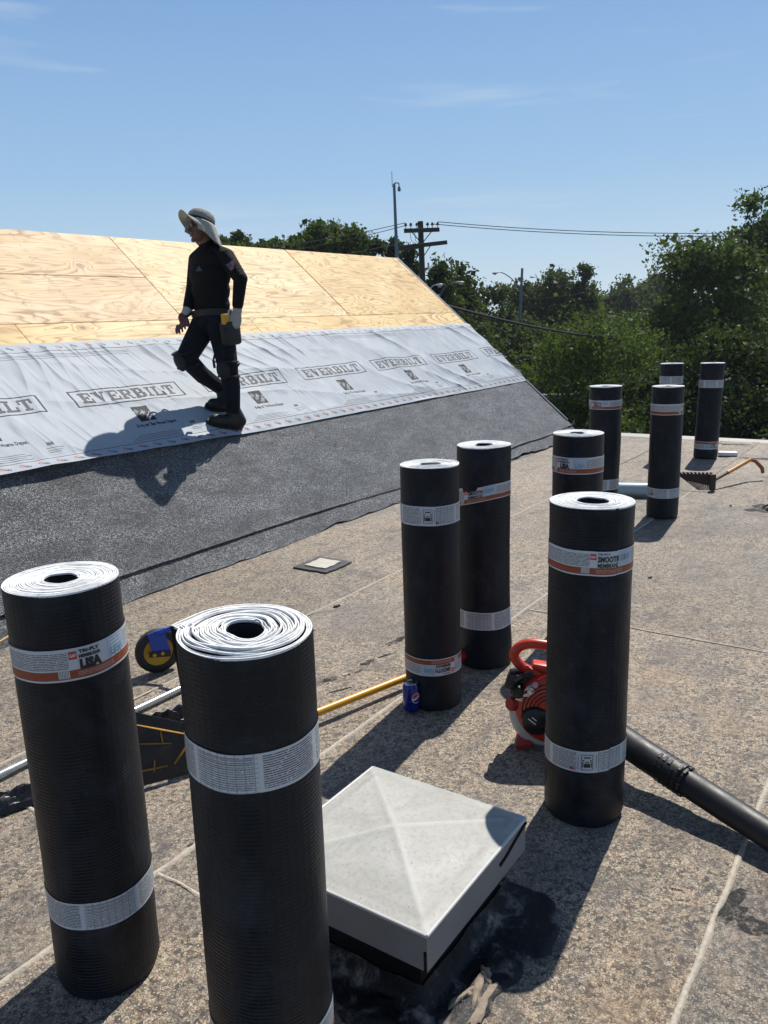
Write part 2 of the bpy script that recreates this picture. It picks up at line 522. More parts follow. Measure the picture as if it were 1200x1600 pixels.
def m_label(kind):
    """paper band; UV: x = metres round the roll from the brand block, y = 0..1 up the band"""
    t = NT('label_paper_' + kind)
    uv = t.coord('UV')
    s = t.sep(uv)
    x, y = s[0], s[1]
    def gt(a, b): return t.math('GREATER_THAN', a, b)
    def lt(a, b): return t.math('LESS_THAN', a, b)
    def band(a, lo, hi): return t.math('MULTIPLY', gt(a, lo), lt(a, hi))
    paper = (0.50, 0.53, 0.56)
    ink = (0.035, 0.037, 0.042)
    wn = t.noise(uv, 35, 3, 0.6)
    col = t.mix(wn.outputs['Fac'], paper, tuple(c * 1.12 for c in paper))
    lines = t.math('FRACT', t.math('MULTIPLY', y, 17.0 if kind == 'print' else 19.0))
    row = t.math('FLOOR', t.math('MULTIPLY', y, 17.0 if kind == 'print' else 19.0))
    cv = t.n('CombineXYZ')
    t.l(t.math('MULTIPLY', x, 420.0), cv.inputs[0])
    t.l(t.math('MULTIPLY', row, 7.3), cv.inputs[1])
    gn = t.noise(cv.outputs[0], 1.0, 1, 0.5)
    txt = t.math('MULTIPLY', band(lines, 0.28, 0.78), gt(gn.outputs['Fac'], 0.38))
    # ragged right ends of the text lines
    cv2 = t.n('CombineXYZ'); t.l(t.math('MULTIPLY', row, 3.1), cv2.inputs[1]); t.l(t.math('FLOOR', t.math('MULTIPLY', x, 11.0)), cv2.inputs[0])
    if kind == 'print':
        gx = t.math('FRACT', t.math('MULTIPLY', x, 8.0))
        txt = t.math('MULTIPLY', txt, band(gx, 0.06, 0.93))
        txt = t.math('MULTIPLY', txt, band(y, 0.08, 0.93))
        cellid = t.math('FLOOR', t.math('MULTIPLY', x, 8.0))
        cc = t.n('CombineXYZ'); t.l(cellid, cc.inputs[0])
        wn2 = t.n('TexWhiteNoise'); t.l(cc.outputs[0], wn2.inputs['Vector'])
        col = t.mix(t.math('MULTIPLY', txt, 0.95), col, ink)
        # ruled tables in some columns
        tb = gt(wn2.outputs['Value'], 0.55)
        gy = t.math('FRACT', t.math('MULTIPLY', y, 8.0))
        gx2 = t.math('FRACT', t.math('MULTIPLY', x, 62.0))
        rule = t.math('MAXIMUM', lt(gy, 0.16), lt(gx2, 0.12))
        col = t.mix(t.math('MULTIPLY', t.math('MULTIPLY', rule, tb), 0.65), col, ink)
        col = t.mix(t.math('MULTIPLY', tb, 0.25), col, (0.45, 0.52, 0.58))
        # blank space round the pictogram
        col = t.mix(band(x, -0.032, 0.032), col, paper)
    else:
        left = lt(x, -0.012)
        far = gt(x, 0.105)
        reg = t.math('MULTIPLY', t.math('MAXIMUM', left, far), band(y, 0.38, 0.9))
        col = t.mix(t.math('MULTIPLY', t.math('MULTIPLY', txt, reg), 0.9), col, ink)
        pan = t.math('MULTIPLY', band(x, 0.074, 0.135), band(y, 0.36, 0.97))
        col = t.mix(pan, col, (0.40, 0.50, 0.58))
        pt = t.math('MULTIPLY', t.math('MULTIPLY', txt, pan), 0.3)
        col = t.mix(pt, col, (0.24, 0.34, 0.45))
        st = band(y, 0.055, 0.33)
        orange = t.mix(wn.outputs['Fac'], (0.24, 0.048, 0.02), (0.29, 0.062, 0.026))
        col = t.mix(st, col, orange)
        sm = t.math('MULTIPLY', t.math('MULTIPLY', txt, band(y, 0.12, 0.28)), band(x, 0.005, 0.09))
        col = t.mix(t.math('MULTIPLY', sm, 0.45), col, (0.6, 0.5, 0.45))
        bc = t.math('MULTIPLY', band(x, -0.036, -0.012), band(y, 0.09, 0.34))
        barn = t.math('FRACT', t.math('MULTIPLY', x, 330.0))
        bars = t.mix(lt(barn, 0.45), (0.62, 0.64, 0.65), (0.05, 0.05, 0.05))
        col = t.mix(bc, col, bars)
    crk = t.noise(t.coord('Object'), 80, 3, 0.6)
    rib = t.math('SINE', t.math('MULTIPLY', y, 60.0))
    nm = t.bump(t.math('ADD', crk.outputs['Fac'], t.math('MULTIPLY', rib, 0.18)), 0.22, 0.0025)
    t.bsdf(col, 0.42, 0, 0.5, nm)
    return t.m

def m_fabric(name, color, rough=0.5):
    t = NT(name)
    co = t.coord('Object')
    n1 = t.noise(co, 5, 4, 0.6)
    wv = t.noise(co, 90, 3, 0.6)
    hi = tuple(min(1, c * 1.08) for c in color); lo = tuple(c * 0.92 for c in color)
    c = t.mix(n1.outputs['Fac'], lo, hi)
    nm = t.bump(wv.outputs['Fac'], 0.18, 0.004)
    t.bsdf(c, rough, 0, 0.22, nm)
    return t.m

def m_leaf(name, c0, c1, c2, trans=0.36):
    t = NT(name)
    g = t.n('NewGeometry')
    rnd = g.outputs['Random Per Island']
    col = t.ramp(rnd, [(0.0, c0), (0.55, c1), (1.0, c2)])
    co = t.coord('Object')
    cl = t.noise(co, 0.8, 3, 0.6)
    col = t.mix(t.rng(cl.outputs['Fac'], 0.35, 0.65, 0.0, 0.5), col, c0)
    d = t.n('BsdfPrincipled'); t.l(col, d.inputs['Base Color']); d.inputs['Roughness'].default_value = 0.6; d.inputs['Specular IOR Level'].default_value = 0.15
    tr = t.n('BsdfTranslucent')
    ty = t.mix(0.5, col, (0.13, 0.20, 0.02)); t.l(ty, tr.inputs['Color'])
    mx = t.n('MixShader'); mx.inputs[0].default_value = trans
    t.l(d.outputs[0], mx.inputs[1]); t.l(tr.outputs[0], mx.inputs[2])
    t.l(mx.outputs[0], t.out.inputs['Surface'])
    return t.m

MT = {}
MT['flat'] = m_flat()
MT['cap'] = m_cap()
MT['ply'] = m_ply()
MT['roll'] = m_roll()
MT['rolltop'] = m_rolltop()
MT['lab_brand'] = m_label('brand')
MT['lab_print'] = m_label('print')
MT['ink'] = plain('black_ink', (0.018, 0.018, 0.02), 0.5)
MT['ink_grey'] = plain('grey_ink', (0.10, 0.105, 0.115), 0.5)
MT['ink_blue'] = plain('pale_blue_ink', (0.22, 0.34, 0.47), 0.5)
MT['ink_red'] = plain('red_ink', (0.50, 0.03, 0.04), 0.5)
MT['ink_white'] = plain('white_ink', (0.7, 0.7, 0.7), 0.5)
MT['ink_navy'] = plain('navy_ink', (0.03, 0.05, 0.16), 0.5)
MT['core'] = plain('black_core', (0.012, 0.012, 0.013), 0.8)
MT['fab'] = m_fabric('underlayment_fabric', (0.345, 0.38, 0.42), 0.58)
MT['fab_dark'] = m_fabric('underlayment_black_print', (0.035, 0.037, 0.04), 0.7)
MT['fab_mid'] = m_fabric('underlayment_grey_print', (0.12, 0.122, 0.125), 0.7)
MT['fab_orange'] = m_fabric('underlayment_orange_print', (0.42, 0.15, 0.07), 0.7)
MT['tar'] = plain('black_tar', (0.006, 0.006, 0.0065), 0.6, spec=0.25, var=0.3, scale=12, bump=0.6, bscale=45)
MT['bead'] = plain('pale_seam_bead', (0.40, 0.35, 0.28), 0.7, var=0.65, scale=70, bump=0.6, bscale=160)
MT['deck'] = plain('old_dark_deck', (0.06, 0.05, 0.045), 0.8)
MT['trim'] = plain('grey_metal_drip_edge', (0.16, 0.175, 0.20), 0.4, metal=0.4, var=0.2, scale=14)
MT['wall'] = plain('grey_stucco_wall', (0.32, 0.31, 0.29), 0.85, bump=0.3)

# ================================================================== frame of the building
# u runs along the eave away from the camera, v across towards the pitched roof
AZ = R_(34.594)
DU = Vector((math.sin(AZ), math.cos(AZ), 0))
DV = Vector((-math.cos(AZ), math.sin(AZ), 0))
def UV3(u, v, z=0.0):
    p = DU * u + DV * v
    return Vector((p.x, p.y, z))
TAN = 0.85
V0 = 3.78
_h = math.hypot(1, TAN)
E1 = DU.copy()
E2 = Vector((DV.x / _h, DV.y / _h, TAN / _h))
E3 = E1.cross(E2)
O_SL = UV3(0, V0, 0)
def SL(u, s, h=0.0):
    return O_SL + E1 * u + E2 * s + E3 * h
M_SL = Matrix.Identity(4)
for i in range(3):
    M_SL[i][0], M_SL[i][1], M_SL[i][2] = E1[i], E2[i], E3[i]
M_SL.translation = O_SL
U_END, S_RIDGE = 10.0, 3.63
GZ = -4.5
rng = np.random.default_rng(7)
random.seed(7)

def vnoise(x, y, seed=0):
    """smooth value noise, vectorised"""
    x = np.asarray(x, float); y = np.asarray(y, float)
    xi = np.floor(x).astype(np.int64); yi = np.floor(y).astype(np.int64)
    xf = x - xi; yf = y - yi
    def hsh(a, b):
        n = (a * 374761393 + b * 668265263 + seed * 974711) & 0x7fffffff
        n = ((n ^ (n >> 13)) * 1274126177) & 0x7fffffff
        return ((n ^ (n >> 16)) & 0xffff) / 65535.0
    sx = xf * xf * (3 - 2 * xf); sy = yf * yf * (3 - 2 * yf)
    a = hsh(xi, yi) * (1 - sx) + hsh(xi + 1, yi) * sx
    b = hsh(xi, yi + 1) * (1 - sx) + hsh(xi + 1, yi + 1) * sx
    return (a * (1 - sy) + b * sy) * 2 - 1

# ------------------------------------------------------------------ ground, road
def m_ground():
    t = NT('grass_ground')
    co = t.coord('Object')
    n1 = t.noise(co, 0.25, 6, 0.65)
    n2 = t.noise(co, 8, 4, 0.7)
    c = t.mix(n1.outputs['Fac'], (0.035, 0.05, 0.018), (0.075, 0.085, 0.03))
    c = t.mix(t.rng(n2.outputs['Fac'], 0.4, 0.7, 0, 0.6), c, (0.03, 0.04, 0.015))
    t.bsdf(c, 0.9, 0, 0.2, t.bump(n2.outputs['Fac'], 0.8, 0.1))
    return t.m
mb = MB()
mb.add([(-3000, -3000, GZ), (3000, -3000, GZ), (3000, 3000, GZ), (-3000, 3000, GZ)], [(0, 1, 2, 3)])
tag(mb.build('ground', m_ground()), kind='structure')
MT['asphalt'] = plain('asphalt', (0.13, 0.13, 0.128), 0.85, var=0.2, scale=3, bump=0.4, bscale=90)
MT['concrete'] = plain('concrete', (0.34, 0.33, 0.31), 0.85, var=0.25, scale=4, bump=0.3, bscale=60)
MT['kerb'] = plain('kerb_stone', (0.42, 0.41, 0.39), 0.85, var=0.2, scale=4)
RD = Vector((1, -0.05, 0)).normalized()
RN = Vector((0.05, 1, 0)).normalized()
RC = Vector((8, 31.5, GZ))
def road_strip(name, n0, n1, z0, z1, mat, parent=None):
    mb = MB()
    rot = Matrix((RD, RN, Vector((0, 0, 1)))).transposed()
    c = RC + RN * ((n0 + n1) / 2) + Vector((0, 0, (z0 + z1) / 2))
    mb.box(c, (160, n1 - n0, z1 - z0), rot)
    return mb.build(name, mat, parent)
tag(road_strip('road', -3.5, 3.5, -0.1, 0.012, MT['asphalt']), kind='structure')
tag(road_strip('pavement', 3.68, 5.4, -0.1, 0.13, MT['concrete']), kind='structure')
kb = road_strip('kerb', 3.5, 3.678, -0.1, 0.145, MT['kerb']); tag(kb, kind='structure')

# ------------------------------------------------------------------ flat roof with lapped membrane sheets
flat = empty('flat_roof')
tag(flat, kind='structure')
U0, U1R, VMIN = -4.0, 10.35, -7.0
def uvbox(name, u0, u1, v0, v1, z0, z1, mat, parent):
    mb = MB()
    pts = [UV3(u, v, z) for z in (z0, z1) for u, v in ((u0, v1), (u0, v0), (u1, v0), (u1, v1))]
    mb.add(pts, [(3, 2, 1, 0), (4, 5, 6, 7), (0, 1, 5, 4), (1, 2, 6, 5), (2, 3, 7, 6), (3, 0, 4, 7)])
    return mb.build(name, mat, parent)
uvbox('roof_slab', U0, U1R, VMIN, V0 + 3, -0.35, -0.012, MT['wall'], flat)
uvbox('wall', U0 + 0.15, U1R - 0.15, VMIN + 0.15, V0 + 6.2, GZ - 0.2, -0.352, MT['wall'], flat)

def sheet(u0, u1, v0, v1, lift=0.0, lap=True):
    """one membrane sheet: its near edge (v0) laps over the neighbour, gently uneven"""
    nu = max(2, int((u1 - u0) / 0.12)); prof = [(v0, -0.008), (v0 + 0.001, 0.0065), (v0 + 0.07, 0.0062), (v0 + 0.115, 0.0018)]
    k = max(2, int((v1 - v0) / 0.16))
    prof += [(v0 + 0.115 + (v1 - v0 - 0.105) * j / k, 0.0012) for j in range(1, k + 1)]
    vs_, fs = [], []
    for i in range(nu + 1):
        u = u0 + (u1 - u0) * i / nu
        wob = 0.006 * vnoise(np.array([u * 2.3]), np.array([v0 * 5]), 3)[0] + 0.003 * vnoise(np.array([u * 9.0]), np.array([v0 * 5]), 4)[0]
        endl = -0.0035 if i == 0 else 0.0
        for j, (v, z) in enumerate(prof):
            zz = z + lift + endl
            if j > 3:
                zz += 0.0013 * float(vnoise(np.array([u * 1.8]), np.array([v * 1.8]), 8)[0])
            vs_.append(UV3(u, v + (wob if j < 2 else 0), zz))
    m = len(prof)
    for i in range(nu):
        for j in range(m - 1):
            a = i * m + j
            fs.append((a, a + m, a + m + 1, a + 1))
    # front lip where the sheet begins
    b0 = len(vs_)
    for j, (v, z) in enumerate(prof):
        p = Vector(vs_[j]); vs_.append(Vector((p.x, p.y, 0.0)))
    for j in range(m - 1):
        fs.append((j, j + 1, b0 + j + 1, b0 + j))
    return mesh_obj('membrane_sheet', vs_, fs, MT['flat'], flat, smooth=True, angle=35)

strips = [(-7.0, -5.58, (1.0, 5.2)), (-5.58, -4.5, (2.5, 7.0)), (-4.5, -3.5, (0.6, 4.4, 8.3)), (-3.5, -2.55, (2.2, 6.1)), (-2.55, -1.58, (0.2, 4.9, 9.0)),
          (-1.58, -0.61, (2.8, 7.5)), (-0.61, 0.36, (0.9, 5.6)), (0.36, 1.75, (3.85, 8.2)), (1.75, 2.72, (1.32, 5.1, 9.35)), (2.72, 3.92, (3.95, 7.4))]
for v0, v1, brk in strips:
    e = [U0] + list(brk) + [U1R - 0.01]
    for a, b in zip(e[:-1], e[1:]):
        sheet(a, b + 0.04 if b < U1R - 0.1 else b, v0, v1 + 0.03)

def bead(pts, w, seed, h=0.0016, base=0.0072, mat=None, name='seam_bead'):
    """squeezed-out strip of bitumen/granules along a lap, ragged width"""
    rg = random.Random(seed)
    vs_, fs = [], []
    n = len(pts)
    for i, p in enumerate(pts):
        d = (pts[min(n - 1, i + 1)] - pts[max(0, i - 1)]).normalized()
        s = Vector((-d.y, d.x, 0))
        wl = w * (0.5 + 0.35 * mnoise.noise(Vector((i * 0.35, seed, 0)))); wr = w * (0.5 + 0.35 * mnoise.noise(Vector((i * 0.35, seed + 9, 0))))
        o = s * 0.006 * mnoise.noise(Vector((i * 0.2, seed + 20, 0)))
        zz = base + h * (0.75 + 0.5 * mnoise.noise(Vector((i * 0.6, seed + 3, 0))))
        vs_ += [p + o - s * wl + Vector((0, 0, -0.004)), p + o - s * wl * 0.5 + Vector((0, 0, zz)), p + o + s * wr * 0.5 + Vector((0, 0, zz)), p + o + s * wr + Vector((0, 0, -0.004))]
    for i in range(n - 1):
        for j in range(3):
            a = i * 4 + j
            fs.append((a, a + 1, a + 5, a + 4))
    return mesh_obj(name, vs_, fs, mat or MT['bead'], flat, smooth=True)
def line(a, b, step=0.03):
    n = max(2, int((b - a).length / step))
    return [a.lerp(b, i / n) for i in range(n + 1)]
bead(line(UV3(-1.0, 0.362), UV3(3.2, 0.362)), 0.022, 1)
bead(line(UV3(3.2, 0.362), UV3(8.0, 0.362), 0.06), 0.012, 2)
bead(line(UV3(-0.5, 1.752), UV3(2.75, 1.752)), 0.021, 3)
bead(line(UV3(2.75, 1.752), UV3(8.0, 1.752), 0.06), 0.014, 4)
bead(line(UV3(1.32, 1.44), UV3(1.32, 2.70)), 0.018, 5, 0.0015, 0.0045)
bead(line(UV3(0.5, 2.722), UV3(8.0, 2.722), 0.05), 0.013, 6)
bead(line(UV3(3.85, 0.38), UV3(3.85, 1.74)), 0.012, 7, 0.001, 0.004)
# metal edge strip at the far side and right side of the roof
mb = MB()
for (a, b) in ((UV3(U1R - 0.02, VMIN, 0), UV3(U1R - 0.02, 4.4, 0)),):
    d = (b - a).normalized(); s = Vector((d.y, -d.x, 0))
    prof = [(-0.12, 0.003), (-0.02, 0.010), (0.02, 0.022), (0.05, 0.018), (0.052, -0.12)]
    vs_ = []
    for p in (a, b):
        vs_ += [p + s * o + Vector((0, 0, z)) for o, z in prof]
    k = len(prof)
    mb.add(vs_, [(j, j + 1, j + 1 + k, j + k) for j in range(k - 1)])
mb.build('edge_strip', plain('weathered_edge_metal', (0.33, 0.31, 0.28), 0.6, var=0.25, scale=6), flat)

# cracked blisters and tar smears on the flat roof
def blob(name, c, rx, ry, rz, seed, mat, parent, z=0.007, h=0.004, n=26, rough=0.45):
    vs_ = [Vector((c[0], c[1], z + h))]
    fs = []
    rings = (0.45, 0.8, 1.0)
    ca, sa = math.cos(rz), math.sin(rz)
    for q, rr in enumerate(rings):
        for k in range(n):
            t = 2 * PI * k / n
            f = 1 + rough * mnoise.noise(Vector((math.cos(t) * 1.6, math.sin(t) * 1.6, seed))) + rough * 0.5 * mnoise.noise(Vector((math.cos(t) * 4, math.sin(t) * 4, seed + 5)))
            x, y = rx * rr * f * math.cos(t), ry * rr * f * math.sin(t)
            zz = z + (h * (0.7 + 0.9 * mnoise.noise(Vector((x * 30, y * 30, seed)))) if q < 2 else -0.004)
            vs_.append(Vector((c[0] + x * ca - y * sa, c[1] + x * sa + y * ca, zz)))
    for k in range(n):
        fs.append((0, 1 + k, 1 + (k + 1) % n))
        for q in range(len(rings) - 1):
            a = 1 + q * n + k; b = 1 + q * n + (k + 1) % n
            fs.append((a, a + n, b + n, b))
    return mesh_obj(name, vs_, fs, mat, parent, smooth=True)
def m_patchy(name, col, lo, hi, sc_=120):
    t = NT(name)
    co = t.coord('Object')
    n1 = t.noise(co, sc_, 5, 0.75); n2 = t.noise(co, 18, 4, 0.6)
    f_ = t.rng(t.math('ADD', t.math('MULTIPLY', n1.outputs['Fac'], 0.55), t.math('MULTIPLY', n2.outputs['Fac'], 0.45)), lo, hi)
    b = t.bsdf(col, 0.7, 0, 0.25, t.bump(n1.outputs['Fac'], 0.5, 0.005))
    tr = t.n('BsdfTransparent'); mx = t.n('MixShader')
    t.l(f_, mx.inputs[0]); t.l(b.outputs[0], mx.inputs[1]); t.l(tr.outputs[0], mx.inputs[2]); t.l(mx.outputs[0], t.out.inputs['Surface'])
    return t.m
MT['patchy'] = m_patchy('worn_tar_smear', (0.018, 0.018, 0.02), 0.46, 0.56)
MT['smear'] = plain('dull_tar_smear', (0.035, 0.034, 0.036), 0.55, var=0.5, scale=50, bump=0.6, bscale=150)
MT['scuff'] = plain('grey_scuffed_patch', (0.075, 0.07, 0.066), 0.7, var=0.5, scale=60, bump=0.6, bscale=150)
for (x, y, rx, ry, a, sd) in ((-0.26, 3.36, .045, .02, .6, 1), (-0.16, 3.42, .05, .008, .7, 2), (-0.10, 3.53, .045, .016, .7, 3), (-0.02, 3.60, .05, .007, .6, 4),
                              (0.03, 3.76, .07, .018, .8, 5), (0.08, 3.83, .05, .007, .6, 6), (-0.21, 3.25, .05, .006, .5, 7)):
    blob('tar_crack', (x, y), rx, ry, a, sd, MT['patchy'], flat, 0.0035, 0.0015, 18, 0.8)
for (x, y, rx, ry, a, sd) in ((0.86, 1.86, .06, .035, .5, 11), (0.905, 1.80, .045, .025, -.6, 12), (0.80, 1.92, .05, .004, -.4, 13)):
    blob('tar_smear', (x, y), rx * 1.3, ry * 1.3, a, sd, MT['patchy'], flat, 0.0032, 0.0006, 26, 1.0)

# ------------------------------------------------------------------ pitched roof
roof = empty('pitched_roof', mat=M_SL.copy())
tag(roof, 'pitched roof at left with bare plywood sheathing, grey underlayment and dark cap sheet', 'roof', kind='thing')
Z_R = S_RIDGE * TAN / _h
V_R = S_RIDGE / _h
def sl_local(v, z):
    """(v offset from the foot, z) -> slope-local (y, z)"""
    p = DV * v + Vector((0, 0, z))
    return p.dot(E2), p.dot(E3)
# deck body: front slope, back slope, closed below
prof = [sl_local(0.02, -0.06), sl_local(V_R, Z_R - 0.03), sl_local(2 * V_R, -0.03), sl_local(2 * V_R, -0.3), sl_local(0.02, -0.3)]
UL = -4.0
mb = MB()
vs_ = [(UL, y, z) for y, z in prof] + [(U_END - 0.02, y, z) for y, z in prof]
n = len(prof)
mb.add(vs_, [tuple(range(n)), tuple(range(2 * n - 1, n - 1, -1))] + [((k + 1) % n, k, k + n, (k + 1) % n + n) for k in range(n)])
mb.build('roof_deck', MT['deck'], roof)

def slab(name, u0, u1, s0, s1, h0, h1, mat, color=None, parent=roof, bev=0.0015):
    sx, sy, sz = u1 - u0, s1 - s0, h1 - h0
    mb = MB()
    if bev: mb.bbox((sx / 2, sy / 2, sz / 2), (sx, sy, sz), bev)
    else: mb.box((sx / 2, sy / 2, sz / 2), (sx, sy, sz))
    o = mb.build(name, mat, parent)
    o.location = (u0, s0, h0)
    if color: o.color = (*color, 1)
    return o
pk, yl, wm = (0.96, 0.88, 0.84), (1.05, 0.98, 0.78), (1.02, 0.99, 0.88)
ply = [(2.735, 5.166, 3.034, 3.63, pk), (0.29, 2.73, 3.032, 3.63, yl), (-2.15, 0.285, 3.032, 3.63, wm), (-4, -2.155, 3.032, 3.63, pk),
       (2.735, 5.166, 2.444, 3.027, pk), (0.29, 2.73, 2.443, 3.028, pk), (-2.15, 0.285, 2.443, 3.028, yl), (-4, -2.155, 2.443, 3.028, wm),
       (5.174, 7.622, 2.444, 3.63, wm), (7.636, 10.0, 2.444, 3.63, (0.98, 0.88, 0.66)),
       (3.552, 5.988, 1.225, 2.439, yl), (5.992, 8.43, 1.225, 2.439, yl), (8.434, 10.0, 1.225, 2.439, yl), (1.108, 3.547, 1.225, 2.439, yl), (-1.33, 1.104, 1.225, 2.439, wm), (-4, -1.334, 1.225, 2.439, wm)]
for a, b, s0, s1, cl in ply:
    h = random.uniform(0, 0.0015)
    slab('plywood_panel', a, b, s0, s1, -0.004 + h, 0.011 + h, MT['ply'], cl)
# back slope panel (seen only from behind) and ridge line
mb = MB()
y0, z0 = sl_local(V_R + 0.004, Z_R + 0.006); y1, z1 = sl_local(2 * V_R, 0.0); y2, z2 = sl_local(2 * V_R, -0.02); y3, z3 = sl_local(V_R + 0.004, Z_R - 0.01)
mb.add([(UL, y0, z0), (U_END, y0, z0), (U_END, y1, z1), (UL, y1, z1), (UL, y3, z3), (U_END, y3, z3), (U_END, y2, z2), (UL, y2, z2)],
       [(0, 1, 2, 3), (7, 6, 5, 4), (0, 4, 5, 1), (1, 5, 6, 2), (2, 6, 7, 3), (3, 7, 4, 0)])
mb.build('rear_sheathing', MT['ply'], roof)
# rake: metal drip edge down the far end, with a fascia under it
slab('drip_edge', U_END - 0.005, U_END + 0.03, 0.30, S_RIDGE, -0.09, 0.019, MT['trim'], bev=0.004)
slab('fascia', U_END - 0.018, U_END + 0.02, 0.0, S_RIDGE - 0.02, -0.30, -0.092, MT['wall'], bev=0.003)

# cap sheet: dark mineral membrane, slightly rippled, with a raised welded edge above the base band
def grid_sheet(name, u0, u1, s0, s1, nu, ns, hf, mat, parent=roof, edge_w=None, smooth=True, thick=0.0):
    us = np.linspace(u0, u1, nu + 1); ss = np.linspace(s0, s1, ns + 1)
    Ug, Sg = np.meshgrid(us, ss, indexing='ij')
    if edge_w is not None:
        Sg = Sg + edge_w(Ug, (Sg - s0) / (s1 - s0))
    H = hf(Ug, Sg)
    V = np.stack([Ug, Sg, H], -1).reshape(-1, 3)
    idx = np.arange((nu + 1) * (ns + 1)).reshape(nu + 1, ns + 1)
    F = np.stack([idx[:-1, :-1], idx[1:, :-1], idx[1:, 1:], idx[:-1, 1:]], -1).reshape(-1, 4).tolist()
    V = V.tolist()
    if thick:
        k = len(V)
        e = [(i, 0) for i in range(nu + 1)]
        bot = [idx[i, 0] for i in range(nu + 1)]; top = [idx[i, ns] for i in range(nu, -1, -1)]
        lft = [idx[0, j] for j in range(ns, -1, -1)]; rgt = [idx[nu, j] for j in range(ns + 1)]
        for chain in (bot, top, lft, rgt):
            b = len(V)
            for q in chain:
                p = V[q]; V.append([p[0], p[1], p[2] - thick])
            for q in range(len(chain) - 1):
                F.append([chain[q + 1], chain[q], b + q, b + q + 1])
    return mesh_obj(name, V, F, mat, parent, smooth=smooth, angle=50)
capf = lambda u, s: 0.004 + 0.0035 * vnoise(u * 1.3, s * 1.9, 21) + 0.0016 * vnoise(u * 6, s * 7, 22) + 0.008 * np.exp(-((s - 0.175) / 0.012) ** 2)
grid_sheet('cap_sheet', UL, U_END + 0.004, 0.165, 1.14, 300, 40, capf, MT['cap'], thick=0.012,
           edge_w=lambda u, f: (1 - f) * (0.012 * vnoise(u * 0.7, u * 0, 31) + 0.003 * vnoise(u * 5, u * 0, 32) - 0.03 * np.clip((u - 5) / 1.5, 0, 1) * np.clip((8.2 - u) / 1.5, 0, 1) + 0.05 * np.clip((u - 9.4) / 0.6, 0, 1)))
# base band turned out onto the flat roof; ragged lower edge
def bandh(u, s):
    f = np.clip((0.10 - s) / 0.16, 0, 1)
    return -0.006 + 0.001 * vnoise(u * 4, s * 9, 24) + 0.03 * f ** 2 + 0.016 * np.clip(vnoise(u * 1.7, u * 0, 25), 0, 1) * f + 0.006 * np.clip(vnoise(u * 9, s * 5, 26), 0, 1) * np.clip((u - 4.3) / 1.0, 0, 1)
MT['band'] = plain('grey_base_sheet', (0.075, 0.077, 0.08), 0.7, var=0.35, scale=22, bump=0.8, bscale=330)
grid_sheet('base_band', UL, U_END + 0.002, -0.005, 0.19, 420, 8, bandh, MT['cap'], thick=0.008,
           edge_w=lambda u, f: (1 - f) ** 2 * (0.016 * vnoise(u * 1.2, u * 0, 41) + 0.008 * vnoise(u * 9, u * 0, 44) + 0.05 * np.clip(vnoise(u * 3.1, u * 0, 42), 0, 1) * np.clip((u - 4.4) / 0.5, 0, 1) + 0.012 * vnoise(u * 14, u * 0, 43) * np.clip((u - 4.4) / 0.6, 0, 1) + 0.03 * np.clip((u - 4) / 3, 0, 1)))
# old turned-down dark flashing at the foot, lying on the flat roof
mb = MB()
pts = line(UV3(-3.5, 3.80, 0), UV3(9.95, 3.86, 0), 0.09)
fl = []
for i, p in enumerate(pts):
    w = 0.045 + 0.02 * mnoise.noise(Vector((i * 0.17, 2.2, 0))) + 0.012 * mnoise.noise(Vector((i * 0.9, 5.2, 0)))
    fl += [p + DV * 0.12 + Vector((0, 0, 0.055)), p + DV * 0.02 + Vector((0, 0, 0.012)), p - DV * (w * 0.8) + Vector((0, 0, 0.0095)), p - DV * w + Vector((0, 0, 0.002))]
mesh_obj('foot_flashing', fl, [(i * 4 + j, i * 4 + j + 1, i * 4 + j + 5, i * 4 + j + 4) for i in range(len(pts) - 1) for j in range(3)], MT['smear'], flat, smooth=True)

# curled end of the base sheet at the rake corner
mb = MB()
for k, (uu, s0, hh) in enumerate(((9.93, 0.2, 0.03), (10.0, 0.22, 0.05))):
    mb.box((uu, s0, hh), (0.06, 0.02, 0.006), Matrix.Rotation(0.5 + 0.5 * k, 3, 'Z') @ Matrix.Rotation(-0.5, 3, 'Y'))
mb.build('curled_edge', MT['band'], roof)

# ------------------------------------------------------------------ printed underlayment
def font_mesh(txt, bold=0.0, space=1.0):
    cu = bpy.data.curves.new('t', 'FONT')
    cu.body = txt
    cu.size = 1.0
    cu.offset = bold
    cu.space_character = space
    cu.resolution_u = 2
    cu.fill_mode = 'FRONT'
    o = bpy.data.objects.new('t', cu)
    COL.objects.link(o)
    dg = bpy.context.evaluated_depsgraph_get()
    dg.update()
    me = bpy.data.meshes.new_from_object(o.evaluated_get(dg))
    V = np.array([v.co[:2] for v in me.vertices]) if len(me.vertices) else np.zeros((0, 2))
    me.calc_loop_triangles()
    T = np.array([t.vertices[:] for t in me.loop_triangles])
    bpy.data.objects.remove(o); bpy.data.curves.remove(cu); bpy.data.meshes.remove(me)
    mn, mx = V.min(0), V.max(0)
    return (V - mn) / (mx - mn), T, (mx - mn)[0] / (mx - mn)[1]
_fc = {}
def font(txt, bold=0.0, space=1.0):
    k = (txt, bold, space)
    if k not in _fc: _fc[k] = font_mesh(*k)
    return _fc[k]

